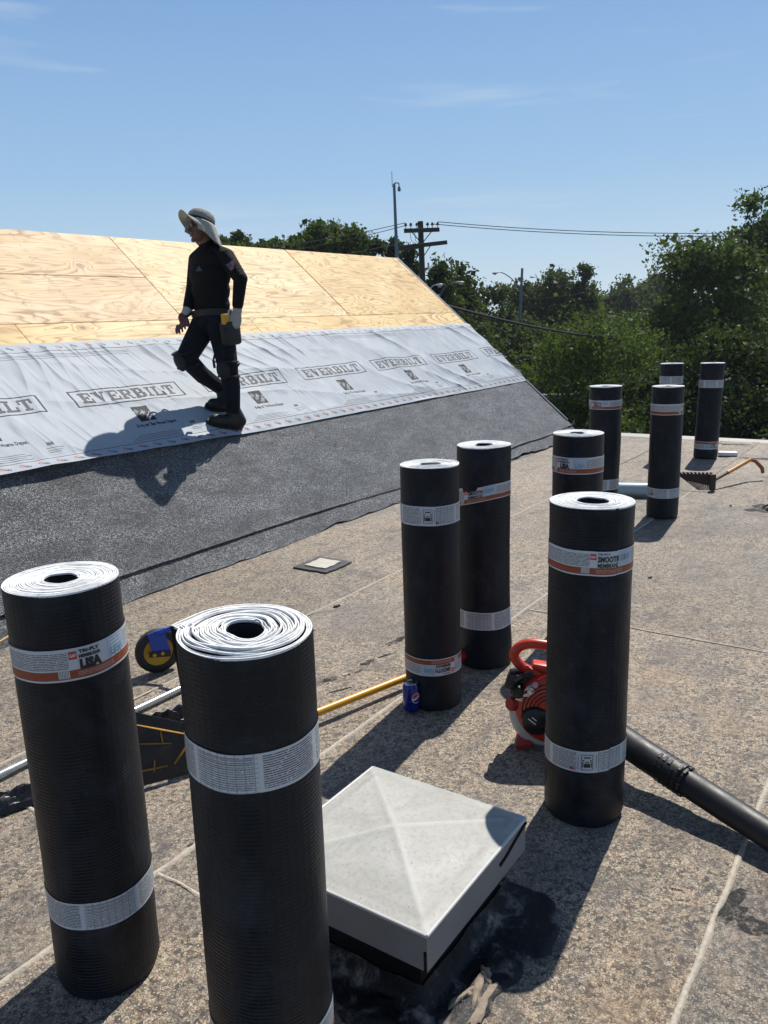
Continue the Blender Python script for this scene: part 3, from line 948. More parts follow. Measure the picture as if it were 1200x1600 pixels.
FU0, FU1, FS0, FS1 = 2.0, 10.012, 1.05, 2.215
CELL = 0.005
NU, NS = int((FU1 - FU0) / CELL), int((FS1 - FS0) / CELL)
Pm = np.zeros((NU, NS), np.int8)
cu_ = FU0 + (np.arange(NU) + 0.5) * (FU1 - FU0) / NU
cs_ = FS0 + (np.arange(NS) + 0.5) * (FS1 - FS0) / NS
def win(u0, u1, s0, s1):
    i0 = max(0, np.searchsorted(cu_, u0)); i1 = min(NU, np.searchsorted(cu_, u1))
    j0 = max(0, np.searchsorted(cs_, s0)); j1 = min(NS, np.searchsorted(cs_, s1))
    return i0, i1, j0, j1
def fill_rect(u0, u1, s0, s1, val, arr=Pm):
    i0, i1, j0, j1 = win(u0, u1, s0, s1)
    arr[i0:i1, j0:j1] = val
def fill_poly(pts, val, arr=Pm):
    pts = np.asarray(pts, float)
    i0, i1, j0, j1 = win(pts[:, 0].min(), pts[:, 0].max(), pts[:, 1].min(), pts[:, 1].max())
    if i1 <= i0 or j1 <= j0: return
    X, Y = np.meshgrid(cu_[i0:i1], cs_[j0:j1], indexing='ij')
    ins = np.zeros(X.shape, bool)
    n = len(pts)
    for k in range(n):
        x1, y1 = pts[k]; x2, y2 = pts[(k + 1) % n]
        if y1 == y2: continue
        c = ((y1 > Y) != (y2 > Y)) & (X < (x2 - x1) * (Y - y1) / (y2 - y1) + x1)
        ins ^= c
    arr[i0:i1, j0:j1][ins] = val
def raster_text(txt, u, s, h, val, ang=0.0, width=None, bold=0.02):
    V, T, asp = font(txt, bold)
    w = width or asp * h
    P = V * np.array([w, h])
    ca, sa = math.cos(ang), math.sin(ang)
    P = np.stack([u + P[:, 0] * ca - P[:, 1] * sa, s + P[:, 0] * sa + P[:, 1] * ca], 1)
    for t in T: fill_poly(P[t], val)

def R4(a, b, c, d): return [(a, b), (c, b), (c, d), (a, d)]
GL = {
 'E': (1.0, [R4(.1, 0, .38, 1), R4(0, .83, .95, 1), R4(.8, .60, .95, 1), R4(0, 0, 1, .17), R4(.84, 0, 1, .42), R4(.3, .42, .66, .58), R4(.56, .32, .68, .68)]),
 'V': (1.08, [[(.08, 1), (.36, 1), (.60, .25), (.55, 0), (.44, 0)], R4(0, .84, .46, 1), R4(.6, .84, 1, 1), [(.74, 1), (.88, 1), (.56, 0), (.48, 0), (.46, .1)]]),
 'R': (1.08, [R4(.1, 0, .36, 1), R4(0, 0, .46, .16), R4(0, .84, .72, 1), R4(.62, .58, .90, .93), R4(.3, .44, .78, .58), [(.46, .5), (.72, .5), (.90, .15), (1.0, .15), (1.0, 0), (.72, 0)]]),
 'B': (1.0, [R4(.1, 0, .36, 1), R4(0, 0, .78, .16), R4(0, .84, .72, 1), R4(.3, .43, .78, .57), R4(.60, .55, .88, .92), R4(.66, .08, .96, .49)]),
 'I': (.56, [R4(.25, 0, .75, 1), R4(0, 0, 1, .16), R4(0, .84, 1, 1)]),
 'L': (.95, [R4(.12, 0, .40, 1), R4(0, .84, .54, 1), R4(0, 0, 1, .17), R4(.82, 0, 1, .44)]),
 'T': (.98, [R4(.36, 0, .64, 1), R4(0, .83, 1, 1), R4(0, .56, .16, 1), R4(.84, .56, 1, 1), R4(.22, 0, .78, .15)])}
def wordmark(u0, s0, w, h):
    word = 'EVERBILT'
    tot = sum(GL[c][0] for c in word) + 0.12 * (len(word) - 1)
    k = w / tot
    x = u0
    tmp = np.zeros_like(Pm)
    for c in word:
        gw = GL[c][0] * k
        for p in GL[c][1]:
            fill_poly([(x + a * gw, s0 + b * h) for a, b in p], 1, tmp)
        x += gw + 0.12 * k
    er = tmp.copy()
    er[1:-1, 1:-1] = tmp[1:-1, 1:-1] & tmp[:-2, 1:-1] & tmp[2:, 1:-1] & tmp[1:-1, :-2] & tmp[1:-1, 2:]
    Pm[(tmp == 1)] = 1
    Pm[(er == 1)] = 2
for k in range(-1, 6):
    u0 = 3.505 + 1.222 * k
    if k >= 3: u0 -= 0.02
    a, b, c, d = u0, u0 + 0.985, 1.535, 1.705
    th = 0.013
    fill_rect(a, b, c, d, 1); fill_rect(a + th, b - th, c + th, d - th, 0)
    wordmark(a + 0.065, c + 0.034, 0.855, 0.104)
    # square store mark with diagonal stencil lettering, line of text below
    q0, q1 = a + 0.40, a + 0.545
    fill_rect(q0, q1, 1.335, 1.485, 1)
    for m_, (tx, off) in enumerate((('THE', 0.03), ('HOME', 0.062), ('DEPOT', 0.10))):
        raster_text(tx, q0 + off - 0.012, 1.485 - off - 0.045, 0.034, 0, R_(45), width=0.045 + 0.028 * m_)
    raster_text('Only at The Home Depot', a + 0.335, 1.277, 0.040, 1, 0, width=0.36, bold=0.05)
    # fine print blocks near the lower edge
    for q in range(4):
        fill_rect(a + 0.20 + 0.03 * q, a + 0.66 - 0.04 * (q % 2), 1.158 + 0.016 * q, 1.163 + 0.016 * q, 2)
    for q in range(3):
        fill_rect(a + 0.78, a + 0.78 + 0.09 + 0.02 * q, 1.185 + 0.018 * q, 1.19 + 0.018 * q, 2)
    fill_rect(a + 0.80, a + 0.85, 1.245, 1.27, 2)
# lap lines and fixing marks top and bottom
fill_rect(FU0, FU1, 1.140, 1.1455, 1)
fill_rect(FU0, FU1, 2.118, 2.1235, 1)
for q in range(3):
    fill_rect(2.9, 4.3, 2.085 - 0.017 * q, 2.09 - 0.017 * q, 2)
    fill_rect(6.9, 8.1, 2.085 - 0.017 * q, 2.09 - 0.017 * q, 2)
def ring(u, s, r0, r1, val, sy=1.0):
    i0, i1, j0, j1 = win(u - r1, u + r1, s - r1, s + r1)
    if i1 <= i0 or j1 <= j0: return
    X, Y = np.meshgrid(cu_[i0:i1] - u, (cs_[j0:j1] - s) / sy, indexing='ij')
    d = np.hypot(X, Y)
    Pm[i0:i1, j0:j1][(d > r0) & (d < r1)] = val
for k in range(0, 62):
    u = FU0 + 0.05 + 0.129 * k
    ring(u, 1.105, 0.007, 0.0165, 3)
    ring(u + 0.022, 1.094, 0.004, 0.013, 2); ring(u + 0.036, 1.090, 0.004, 0.013, 2)
    ring(u, 2.172, 0.006, 0.0135, 3 if k % 2 else 2)
    ring(u + 0.022, 2.160, 0.003, 0.012, 2)

us = np.linspace(FU0, FU1, NU + 1); ss = np.linspace(FS0, FS1, NS + 1)
Ug, Sg = np.meshgrid(us, ss, indexing='ij')
f = (Sg - FS0) / (FS1 - FS0)
inner = np.clip(f / 0.10, 0, 1) * np.clip((1 - f) / 0.06, 0, 1)
def ridge(n): return (1 - np.abs(n)) ** 3
H = 0.0155 + 0.002 * f
# pleats hanging from the fixings, soft billows, long diagonal drags and fine crinkle
warp = 0.25 * vnoise(Ug * 0.9, Sg * 1.4, 51)
pleat = ridge(vnoise((Ug + 0.35 * Sg + warp) * 5.5, Sg * 0.55 + 3, 52))
H += inner * (0.011 * pleat * np.clip((f - 0.15) * 1.4, 0.15, 1) * (0.5 + 0.5 * vnoise(Ug * 0.8, Sg * 0.9, 53)))
H += inner * 0.007 * ridge(vnoise((Sg * 3.2 + Ug * 0.35 + warp), Ug * 0.8, 54)) * np.clip(0.8 - f * 0.5, 0, 1)
H += inner * 0.008 * vnoise(Ug * 1.6, Sg * 2.2, 55)
diag = ridge(vnoise((Ug * 1.0 + Sg * 1.15 + warp * 0.8) * 2.6, (Ug - Sg) * 0.55, 56))
H += inner * 0.017 * diag * np.clip((Ug - 6.2) / 2.2, 0, 1)
H += inner * 0.0026 * vnoise(Ug * 14, Sg * 7, 57) + inner * 0.0038 * ridge(vnoise(Ug * 17 + Sg * 6 + warp * 8, Sg * 3, 58)) * (0.5 + 0.5 * vnoise(Ug * 2.1, Sg * 2.6, 63))
H += 0.036 * np.clip((5.2 - Ug) / 2.3, 0, 1) * np.clip((0.09 - f) / 0.09, 0, 1) ** 1.5      # lower edge lifts at the near end
H += 0.004 * np.clip((0.03 - f) / 0.03, 0, 1) * vnoise(Ug * 6, Sg * 0, 59)
Sg2 = Sg + 0.006 * vnoise(Ug * 0.8, Sg * 0.3, 60) * (1 - inner * 0.5)
H = 0.0165 + (H - 0.0165) * 1.45
H = np.where(H < 0.0155, 0.0155 + 0.0012 * np.tanh((H - 0.0155) / 0.004), H)
V = np.stack([Ug, Sg2, H], -1).reshape(-1, 3)
idx = np.arange((NU + 1) * (NS + 1)).reshape(NU + 1, NS + 1)
F = np.stack([idx[:-1, :-1], idx[1:, :-1], idx[1:, 1:], idx[:-1, 1:]], -1).reshape(-1, 4)
me = bpy.data.meshes.new('underlayment')
me.vertices.add(len(V)); me.vertices.foreach_set('co', V.astype(np.float32).ravel())
me.loops.add(F.size); me.loops.foreach_set('vertex_index', F.astype(np.int32).ravel())
me.polygons.add(len(F))
me.polygons.foreach_set('loop_start', np.arange(0, F.size, 4, dtype=np.int32))
me.polygons.foreach_set('loop_total', np.full(len(F), 4, np.int32))
for k in ('fab', 'fab_dark', 'fab_mid', 'fab_orange'): me.materials.append(MT[k])
me.polygons.foreach_set('material_index', Pm.reshape(-1).astype(np.int32))
me.polygons.foreach_set('use_smooth', np.ones(len(F), bool))
me.update(calc_edges=True); me.validate()
link(bpy.data.objects.new('underlayment', me), roof)
grid_sheet('underlayment', UL, FU0, FS0, FS1, 120, 20, lambda u, s: 0.0165 + 0.004 * vnoise(u * 3, s * 3, 61), MT['fab'])

# ================================================================== membrane rolls
def wrap_pts(P2, Rf, th0, zc, flip, off):
    """flat (x right, y up) points in metres -> on the roll, centred at angle th0, height zc"""
    sg = -1.0 if flip else 1.0
    out = []
    for x, y in P2:
        z = zc + sg * y
        r0 = Rf(th0, z)[0]
        th = th0 + sg * x / r0
        r, cx, cy = Rf(th, z)
        r += off
        out.append((cx + r * math.sin(th), cy - r * math.cos(th), z))
    return out

def make_roll(X, Y, R, H, label, bands, seed, yaw_extra=0.0, lean=(0, 0), bend=(0, 0), hole=0.036, hole_sq=0.1, lap=2.4, flare=0.0,
              ov=0.012, bulge=0.0, zj=0.002, core=True):
    rg = random.Random(seed)
    yaw = -math.atan2(X, Y) + yaw_extra
    root = empty('membrane_roll', (X, Y, 0.004), yaw)
    tag(root, label, 'roofing roll', 'rolls of black roofing membrane standing on the flat roof')
    p2, p3 = rg.uniform(0, 6), rg.uniform(0, 6)
    T = 0.0043
    def Rf(th, z, last=True):
        q = (th - lap) % (2 * PI)
        # outer wrap grows by one thickness round the turn; step at the lap edge
        r = R - T * (1 - q / (2 * PI))
        if flare: r += flare * max(0.0, 1 - (2 * PI - q) / 0.42) ** 1.6 * max(0.0, z / H - 0.8) / 0.2
        r *= 1 + ov * math.cos(2 * th + p2) + 0.4 * ov * math.cos(3 * th + p3)
        r *= 1 + 0.013 * mnoise.noise(Vector((math.cos(th) * 1.3, math.sin(th) * 1.3, z * 3 + seed))) + 0.006 * mnoise.noise(Vector((math.cos(th) * 3, math.sin(th) * 3, z * 8 + seed)))
        zz = z / H
        r *= 1 + bulge * math.exp(-((zz - 0.06) / 0.14) ** 2)
        if z < 0.02: r -= 0.006 * (1 - z / 0.02)
        cx = lean[0] * zz + bend[0] * math.sin(PI * zz)
        cy = lean[1] * zz + bend[1] * math.sin(PI * zz)
        return r, cx, cy
    def topz(t_turn):
        return H + zj * (mnoise.noise(Vector((t_turn * 0.9, seed * 1.7, 0))) + 0.8 * mnoise.noise(Vector((t_turn * 5.0, seed * 1.7, 4))))
    # outside
    NZ, NT_ = 44, 88
    vs_, fs, mi, uv = [], [], [], []
    zs = [0, 0.008, 0.02] + list(np.linspace(0.045, H - 0.02, NZ - 6)) + [H - 0.008, H - 0.002, H]
    n_t = NT_ + 1
    for z in zs:
        for k in range(n_t):
            th = lap + 1e-4 + (2 * PI - 2e-4) * k / NT_
            r, cx, cy = Rf(th, z)
            zz = z
            if z >= H - 0.0021: zz = topz((R - T - hole) / T - 1 + k / NT_) - (H - z) - 0.0012
            if z == H: r -= 0.0008
            vs_.append((cx + r * math.sin(th), cy - r * math.cos(th), zz))
            uv.append((th * R, z))
    for i in range(len(zs) - 1):
        for k in range(NT_):
            a = i * n_t + k
            fs.append((a, a + 1, a + 1 + n_t, a + n_t)); mi.append(0)
    # lap edge: close the step
    for i in range(len(zs) - 1):
        a = i * n_t; b = i * n_t + NT_
        fs.append((b, a, a + n_t, b + n_t)); mi.append(0)
    body = mesh_obj('coil', vs_, fs, [MT['roll']], root, mi, smooth=True, angle=50, uvs=uv)
    # wound edge on top: a real spiral of layers
    vs_, fs = [], []
    turns = (R - T - hole) / T
    SEG = 72
    ns = int(turns * SEG)
    top_r, tcx, tcy = None, Rf(0, H)[1], Rf(0, H)[2]
    for i in range(ns + 1):
        t = i / SEG
        # end the spiral exactly at the lap edge
        th = lap - (turns - t) * 2 * PI
        rr = hole + T * t
        fr = min(1.0, (rr - hole) / (R - hole))
        ro, cx, cy = Rf(th, H)
        base = R - T * (1 - ((th - lap) % (2 * PI)) / (2 * PI))
        shape = 1 + (ro / base - 1) * (fr if t < turns - 1 else 1) + hole_sq * (1 - fr) ** 1.5 * (math.cos(2 * th + p3) + 0.35 * math.cos(3 * th + p2) + 0.2 * math.cos(5 * th))
        wv = 0.0011 * mnoise.noise(Vector((th * 0.7, t * 0.35, seed)))
        r1 = rr * shape + wv; 
        r2 = (rr + T) * shape + wv
        z = topz(t) + 0.0015 * mnoise.noise(Vector((th * 1.1, seed, t * 0.2)))
        if t > turns - 1: z = topz(t)
        gap = 0.18 + 0.14 * mnoise.noise(Vector((th * 0.8, t * 0.8, seed + 8)))
        for r, z_ in ((r1, z - 0.004), (r1 + T * gap, z - 0.0003), (r2 - T * 0.14, z), (r2, z - 0.004)):
            vs_.append((cx + r * math.sin(th), cy - r * math.cos(th), z_))
    for i in range(ns):
        for j in range(3):
            a = i * 4 + j
            fs.append((a, a + 4, a + 5, a + 1))
    k = len(vs_)
    fs.append((ns * 4, ns * 4 + 1, ns * 4 + 2, ns * 4 + 3))
    mesh_obj('wound_edge', vs_, fs, MT['rolltop'], root, smooth=False)
    # hollow core
    vs_, fs = [], []
    m = 30
    for q, z in enumerate((H - 0.006, H - 0.25, H - 0.25)):
        for kk in range(m):
            th = 2 * PI * kk / m
            shape = 1 + hole_sq * (math.cos(2 * th + p3) + 0.35 * math.cos(3 * th + p2) + 0.2 * math.cos(5 * th))
            r = (hole * shape + 0.0006) * (1 if q < 2 else 0.01)
            cx, cy = Rf(th, z)[1:]
            vs_.append((cx + r * math.sin(th), cy - r * math.cos(th), z))
    for q in range(2):
        for kk in range(m):
            a = q * m + kk; b = q * m + (kk + 1) % m
            fs.append((a, b, b + m, a + m))
    mesh_obj('core_hole', vs_, fs, MT['core'], root, smooth=True)
    # paper bands
    for bd in bands:
        kind, z0, z1, rot, flip = bd['k'], bd['z'][0], bd['z'][1], R_(bd.get('rot', 0)), bd.get('flip', False)
        tilt, twist = bd.get('tilt', 0.0), bd.get('twist', 0.0)
        zc, hh = (z0 + z1) / 2, (z1 - z0)
        sg = -1 if flip else 1
        vs_, fs, uv = [], [], []
        m = 96
        rows = 5
        tw = lambda th: tilt * math.sin(th - rot) + 0.0025 * mnoise.noise(Vector((th * 1.5, seed, z0 * 9)))
        for q in range(rows):
            for kk in range(m + 1):
                th = -PI + 2 * PI * kk / m
                fq = q / (rows - 1)
                z = z0 + hh * fq + tw(th)
                if bd.get('torn') and q >= 3:
                    d = th - rot
                    if 0.03 < d + 0.2 < 0.62: z -= hh * 0.20 * (1 if q == 4 else 0.35)
                    elif -1.2 < d < -0.2: z += hh * 0.18 * (1 if q == 4 else 0.3)
                r, cx, cy = Rf(th, z)
                r += 0.0016 + 0.0006 * mnoise.noise(Vector((th * 4, z * 40, seed)))
                vs_.append((cx + r * math.sin(th), cy - r * math.cos(th), z))
                d = (th - rot)
                uv.append((sg * d * R, fq if not flip else 1 - fq))
        for q in range(rows - 1):
            for kk in range(m):
                a = q * (m + 1) + kk
                fs.append((a, a + 1, a + 2 + m, a + 1 + m))
        band = mesh_obj('label_band', vs_, fs, MT['lab_brand'] if kind == 'brand' else MT['lab_print'], root, smooth=True, uvs=uv)
        def put(name, polys_or_mesh, mat, off=0.0030):
            P2, F2 = polys_or_mesh
            pts = []
            for x, y in P2:
                th = rot + sg * x / R
                pts.append((x, y + sg * tw(th)))
            W = wrap_pts(pts, Rf, rot, zc, flip, off)
            if flip: pass
            mesh_obj(name, W, F2, mat, band)
        def txt(s, x0, x1, y0, y1, mat, bold=0.03):
            V, T_, asp = font(s, bold)
            P2 = [(x0 + (x1 - x0) * a, y0 + (y1 - y0) * b) for a, b in V]
            put('lettering', (P2, [tuple(int(q) for q in t) for t in T_]), mat)
        def rects(name, rs, mat, off=0.0026):
            P2, F2 = [], []
            for (a, b, c, d) in rs:
                nseg = max(1, int((c - a) / 0.006))
                for s_ in range(nseg):
                    xa = a + (c - a) * s_ / nseg; xb = a + (c - a) * (s_ + 1) / nseg
                    k_ = len(P2)
                    P2 += [(xa, b), (xb, b), (xb, d), (xa, d)]
                    F2.append((k_, k_ + 1, k_ + 2, k_ + 3))
            put(name, (P2, F2), mat, off)
        h = hh
        if kind == 'brand':
            w = bd.get('word', 'SMOOTH')
            rects('logo_square', [(-0.010, 0.16 * h, 0.006, 0.40 * h)], MT['ink_red'])
            txt('GAF', -0.0085, 0.0045, 0.23 * h, 0.33 * h, MT['ink_white'], 0.03)
            if w == 'LISA':
                txt('TRI-PLY', 0.010, 0.054, 0.32 * h, 0.43 * h, MT['ink'], 0.05)
                txt('MEMBRANA', 0.010, 0.056, 0.17 * h, 0.28 * h, MT['ink'], 0.05)
                txt('LISA', 0.010, 0.057, -0.19 * h, 0.14 * h, MT['ink'], 0.075)
                txt('LISA', 0.082, 0.125, -0.10 * h, 0.14 * h, MT['ink_blue'], 0.02)
            else:
                txt('TRI-PLY', 0.010, 0.045, 0.36 * h, 0.43 * h, MT['ink'], 0.03)
                txt('SMOOTH', 0.010, 0.074, 0.06 * h, 0.31 * h, MT['ink'], 0.04)
                txt('MEMBRANE', 0.010, 0.072, -0.16 * h, 0.02 * h, MT['ink'], 0.03)
                txt('SM', 0.082, 0.118, 0.05 * h, 0.30 * h, MT['ink_blue'], 0.02)
        else:
            # lifting pictogram in a rounded frame, arrows beside it
            a = 0.017
            t_ = 0.0016
            rects('pictogram', [(-a, -0.36 * h, a, -0.36 * h + t_), (-a, 0.36 * h - t_, a, 0.36 * h), (-a, -0.36 * h, -a + t_, 0.36 * h), (a - t_, -0.36 * h, a, 0.36 * h),
                                (-0.009, -0.24 * h, 0.009, -0.06 * h), (-0.006, -0.02 * h, 0.006, 0.02 * h),
                                (-0.0135, -0.24 * h, -0.011, 0.02 * h), (0.011, -0.24 * h, 0.0135, 0.02 * h), (-0.0125, 0.05 * h, -0.0085, 0.12 * h), (0.0085, 0.05 * h, 0.0125, 0.12 * h),
                                (-0.010, 0.19 * h, 0.010, 0.25 * h),
                                (-0.0268, -0.3 * h, -0.0255, 0.3 * h), (0.0255, -0.3 * h, 0.0268, 0.3 * h), (-0.0275, -0.33 * h, -0.0248, -0.29 * h), (0.0248, 0.29 * h, 0.0275, 0.33 * h)], MT['ink'])
            for fx in bd.get('flags', (-0.05,)):
                rects('flag_mark', [(fx, -0.40 * h, fx + 0.011, -0.28 * h)], MT['ink_red'])
                rects('flag_mark', [(fx, -0.34 * h, fx + 0.004, -0.28 * h)], MT['ink_navy'], 0.0032)
    return root

B_ = lambda z1, z0, rot, **k: dict(k='brand', z=(z0, z1), rot=rot, **k)
P_ = lambda z1, z0, rot, **k: dict(k='print', z=(z0, z1), rot=rot, **k)
make_roll(-0.72, 1.745, 0.126, 1.0, 'black membrane roll nearest the left edge, its upper label reading LISA',
          [B_(0.879, 0.806, 2, word='LISA', tilt=0.004), P_(0.262, 0.194, 150)], 1, lap=-2.6, hole=0.034, hole_sq=0.07, bend=(0.003, 0.004), zj=0.0022, ov=0.014)
make_roll(-0.262, 1.398, 0.1275, 1.0, 'large black membrane roll at bottom centre with a loose flap at its white top',
          [P_(0.820, 0.746, 115, flags=(0.0,)), B_(0.212, 0.140, -150)], 2, lap=-1.9, flare=0.014, hole=0.036, hole_sq=0.2, ov=0.024, lean=(0.004, 0.0), zj=0.0075)
make_roll(0.18, 3.13, 0.115, 0.985, 'black membrane roll behind the blue drink can, its lower label upside down',
          [P_(0.84, 0.765, -4, flags=(0.03,)), B_(0.225, 0.154, 42, flip=True)], 3, hole=0.03, hole_sq=0.3, ov=0.012, zj=0.003, bend=(-0.002, 0))
make_roll(0.44, 3.52, 0.1185, 0.994, 'black membrane roll with a torn, tilted orange label and a flared foot',
          [B_(0.812, 0.748, -37, tilt=0.03, torn=True), P_(0.266, 0.185, 140)], 4, hole=0.04, hole_sq=0.14, bulge=0.05, bend=(-0.006, 0), ov=0.01, zj=0.001)
make_roll(0.605, 2.34, 0.1235, 1.0, 'black membrane roll standing in front of the red leaf blower',
          [B_(0.879, 0.807, 4), P_(0.26, 0.19, 3, tilt=0.006)], 5, lap=0.62, hole=0.043, hole_sq=0.04, ov=0.008, zj=0.0012, lean=(0.004, 0))
make_roll(0.91, 3.78, 0.117, 0.993, 'black membrane roll labelled LISA, directly behind the roll by the leaf blower',
          [B_(0.894, 0.818, -47, word='LISA'), P_(0.26, 0.19, 60)], 6, hole=0.033, hole_sq=0.2, ov=0.01, zj=0.002)
make_roll(1.71, 6.32, 0.122, 0.982, 'black membrane roll leaning slightly, left end of the light blue pipe',
          [B_(0.882, 0.814, -48), P_(0.274, 0.193, 80)], 7, hole=0.03, hole_sq=0.2, bend=(0.008, 0), lean=(0.012, 0), zj=0.001)
make_roll(2.12, 6.10, 0.117, 0.985, 'black membrane roll at the right end of the light blue pipe, beside the toothed shovel',
          [B_(0.861, 0.782, 62), P_(0.233, 0.16, -42)], 8, hole=0.026, hole_sq=0.2, lean=(0.004, 0), zj=0.001)
make_roll(3.06, 8.70, 0.117, 0.985, 'farthest black membrane roll, only its top showing behind another roll',
          [P_(0.857, 0.78, 120), B_(0.262, 0.19, 120)], 9, hole=0.026, hole_sq=0.2, zj=0.001)
make_roll(3.405, 8.56, 0.119, 0.985, 'black membrane roll farthest right, leaning, beside a small white block',
          [P_(0.816, 0.738, 150), B_(0.184, 0.104, 55, flip=True)], 10, hole=0.026, hole_sq=0.2, lean=(0.022, 0), zj=0.001)

# ================================================================== square vent cap on its tarred kerb
HU0, HU1, HV0, HV1, HZ = 1.277, 1.777, 0.807, 1.297, 0.25
hat_c = UV3((HU0 + HU1) / 2, (HV0 + HV1) / 2, 0)
vent = empty('vent_cap', hat_c, -AZ)      # local x = -v, y = u
vent.rotation_euler = (0, 0, 0)
MH = Matrix.Identity(4)
for i in range(3):
    MH[i][0], MH[i][1], MH[i][2] = DU[i], DV[i], (0, 0, 1)[i]
MH.translation = hat_c
vent.matrix_world = MH
tag(vent, 'pale square metal vent cap with creased top on a tarred kerb', 'vent cap')
def m_cappaint():
    t = NT('weathered_cap_paint')
    co = t.coord('Object')
    n1 = t.noise(co, 7, 6, 0.7, 0.5); n2 = t.noise(co, 90, 4, 0.7); n3 = t.noise(co, 2.4, 4, 0.6)
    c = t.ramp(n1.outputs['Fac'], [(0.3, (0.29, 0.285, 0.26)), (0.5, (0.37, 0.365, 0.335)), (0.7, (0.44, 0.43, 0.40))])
    c = t.mix(t.rng(n2.outputs['Fac'], 0.5, 0.68, 0, 0.6), c, (0.25, 0.245, 0.22))
    c = t.mix(t.rng(n3.outputs['Fac'], 0.55, 0.75, 0, 0.3), c, (0.42, 0.38, 0.32))
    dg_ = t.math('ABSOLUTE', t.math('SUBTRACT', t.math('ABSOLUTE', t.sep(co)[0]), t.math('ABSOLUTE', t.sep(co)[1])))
    c = t.mix(t.math('MULTIPLY', t.rng(dg_, 0.0, 0.016, 0.55, 0.0), t.rng(n2.outputs['Fac'], 0.3, 0.6, 0.3, 1.0)), c, (0.52, 0.52, 0.49))  # painted paler along both diagonals so the creases show
    sp = t.vor(co, 26)
    c = t.mix(t.rng(sp.outputs['Distance'], 0.05, 0.08, 0.65, 0), c, (0.2, 0.19, 0.18))
    crk = t.vor(t.mapping(co, (1, 0.5, 1), (0, 0, 0.7)), 5.5, 'DISTANCE_TO_EDGE')
    ax_ = t.sep(co)
    rim = t.math('MAXIMUM', t.math('ABSOLUTE', ax_[0]), t.math('ABSOLUTE', ax_[1]))
    rim = t.math('ADD', rim, t.math('MULTIPLY', n2.outputs['Fac'], 0.012))
    rimm = t.math('MULTIPLY', t.rng(rim, 0.205, 0.216, 0, 1), t.rng(rim, 0.222, 0.236, 1, 0))
    c = t.mix(t.math('MULTIPLY', rimm, t.rng(n1.outputs['Fac'], 0.45, 0.6, 0.0, 0.6)), c, (0.24, 0.23, 0.2))
    t.bsdf(c, 0.62, 0, 0.4, t.bump(n2.outputs['Fac'], 0.25, 0.003))
    return t.m
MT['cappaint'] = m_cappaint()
hx, hy = (HU1 - HU0) / 2, (HV1 - HV0) / 2
# lid: pyramid top pressed from sheet, rolled rim and skirt
n = 44
vs_, fs = [], []
for i in range(n + 1):
    for j in range(n + 1):
        a, b = -1 + 2 * i / n, -1 + 2 * j / n
        m = max(abs(a), abs(b))
        z = HZ + 0.034 * (1 - m) + 0.0028 * mnoise.noise(Vector((a * 2.2, b * 2.2, 1))) * (1 - m ** 4) + 0.0055 * math.exp(-((abs(abs(a) - abs(b))) / 0.04) ** 2) * (1 - m * 0.8)
        vs_.append((a * hx, b * hy, z))
for i in range(n):
    for j in range(n):
        k = i * (n + 1) + j
        fs.append((k, k + n + 1, k + n + 2, k + 1))
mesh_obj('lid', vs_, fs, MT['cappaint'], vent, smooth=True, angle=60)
mb = MB()
SKB = 0.155
for (sx, sy, ax) in ((1, 0, 0), (-1, 0, 0), (0, 1, 1), (0, -1, 1)):
    if ax == 0: mb.box((sx * (hx - 0.002), 0, (HZ + SKB) / 2 - 0.0008), (0.004, 2 * hy, HZ - SKB))
    else: mb.box((0, sy * (hy - 0.002), (HZ + SKB) / 2 - 0.0008), (2 * hx - 0.008, 0.004, HZ - SKB))
MT['capside'] = plain('shade_dark_cap_skirt', (0.19, 0.19, 0.195), 0.55, var=0.2, scale=9, bump=0.15, bscale=70)  # same paint as the lid, darkened: shade is put into the skirt colour
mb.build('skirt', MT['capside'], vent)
mb = MB()
mb.bbox((0, 0, HZ - 0.001), (2 * hx + 0.006, 0.010, 0.008), 0.003)
v_ = mb.v; 
mb2 = MB()
for s in (-1, 1):
    mb2.tube([(-hx, s * hy, HZ - 0.003), (hx, s * hy, HZ - 0.003)], 0.0045, 8)
    mb2.tube([(s * hx, -hy, HZ - 0.003), (s * hx, hy, HZ - 0.003)], 0.0045, 8)
mb2.build('rim', plain('bright_rim', (0.50, 0.50, 0.48), 0.5, var=0.2, scale=20), vent, smooth=True)
# black drips of tar on the skirt corner
mb = MB()
for (x, y, w, h, ax) in ((-hx - 0.0005, -hy + 0.004, 0.007, 0.05, 0), (-hx + 0.16, hy, 0.004, 0.02, 1)):
    MB().box((x, y, SKB + h / 2), (0.006, 0.006, h)).build('tar_drip', MT['tar'], vent)
pts = [(hx - 0.001 - 0.36 * q, -hy - 0.0022, SKB + 0.09 * (1 - q) * 0.9) for q in (0, 0.08, 0.2, 0.32, 0.42)]
dr = [(x, y, z + 0.006 * mnoise.noise(Vector((x * 40, 3, 0)))) for x, y, z in pts]
mb.tube(dr, 0.004, 6)
mb.build('tar_drip', MT['tar'], vent)
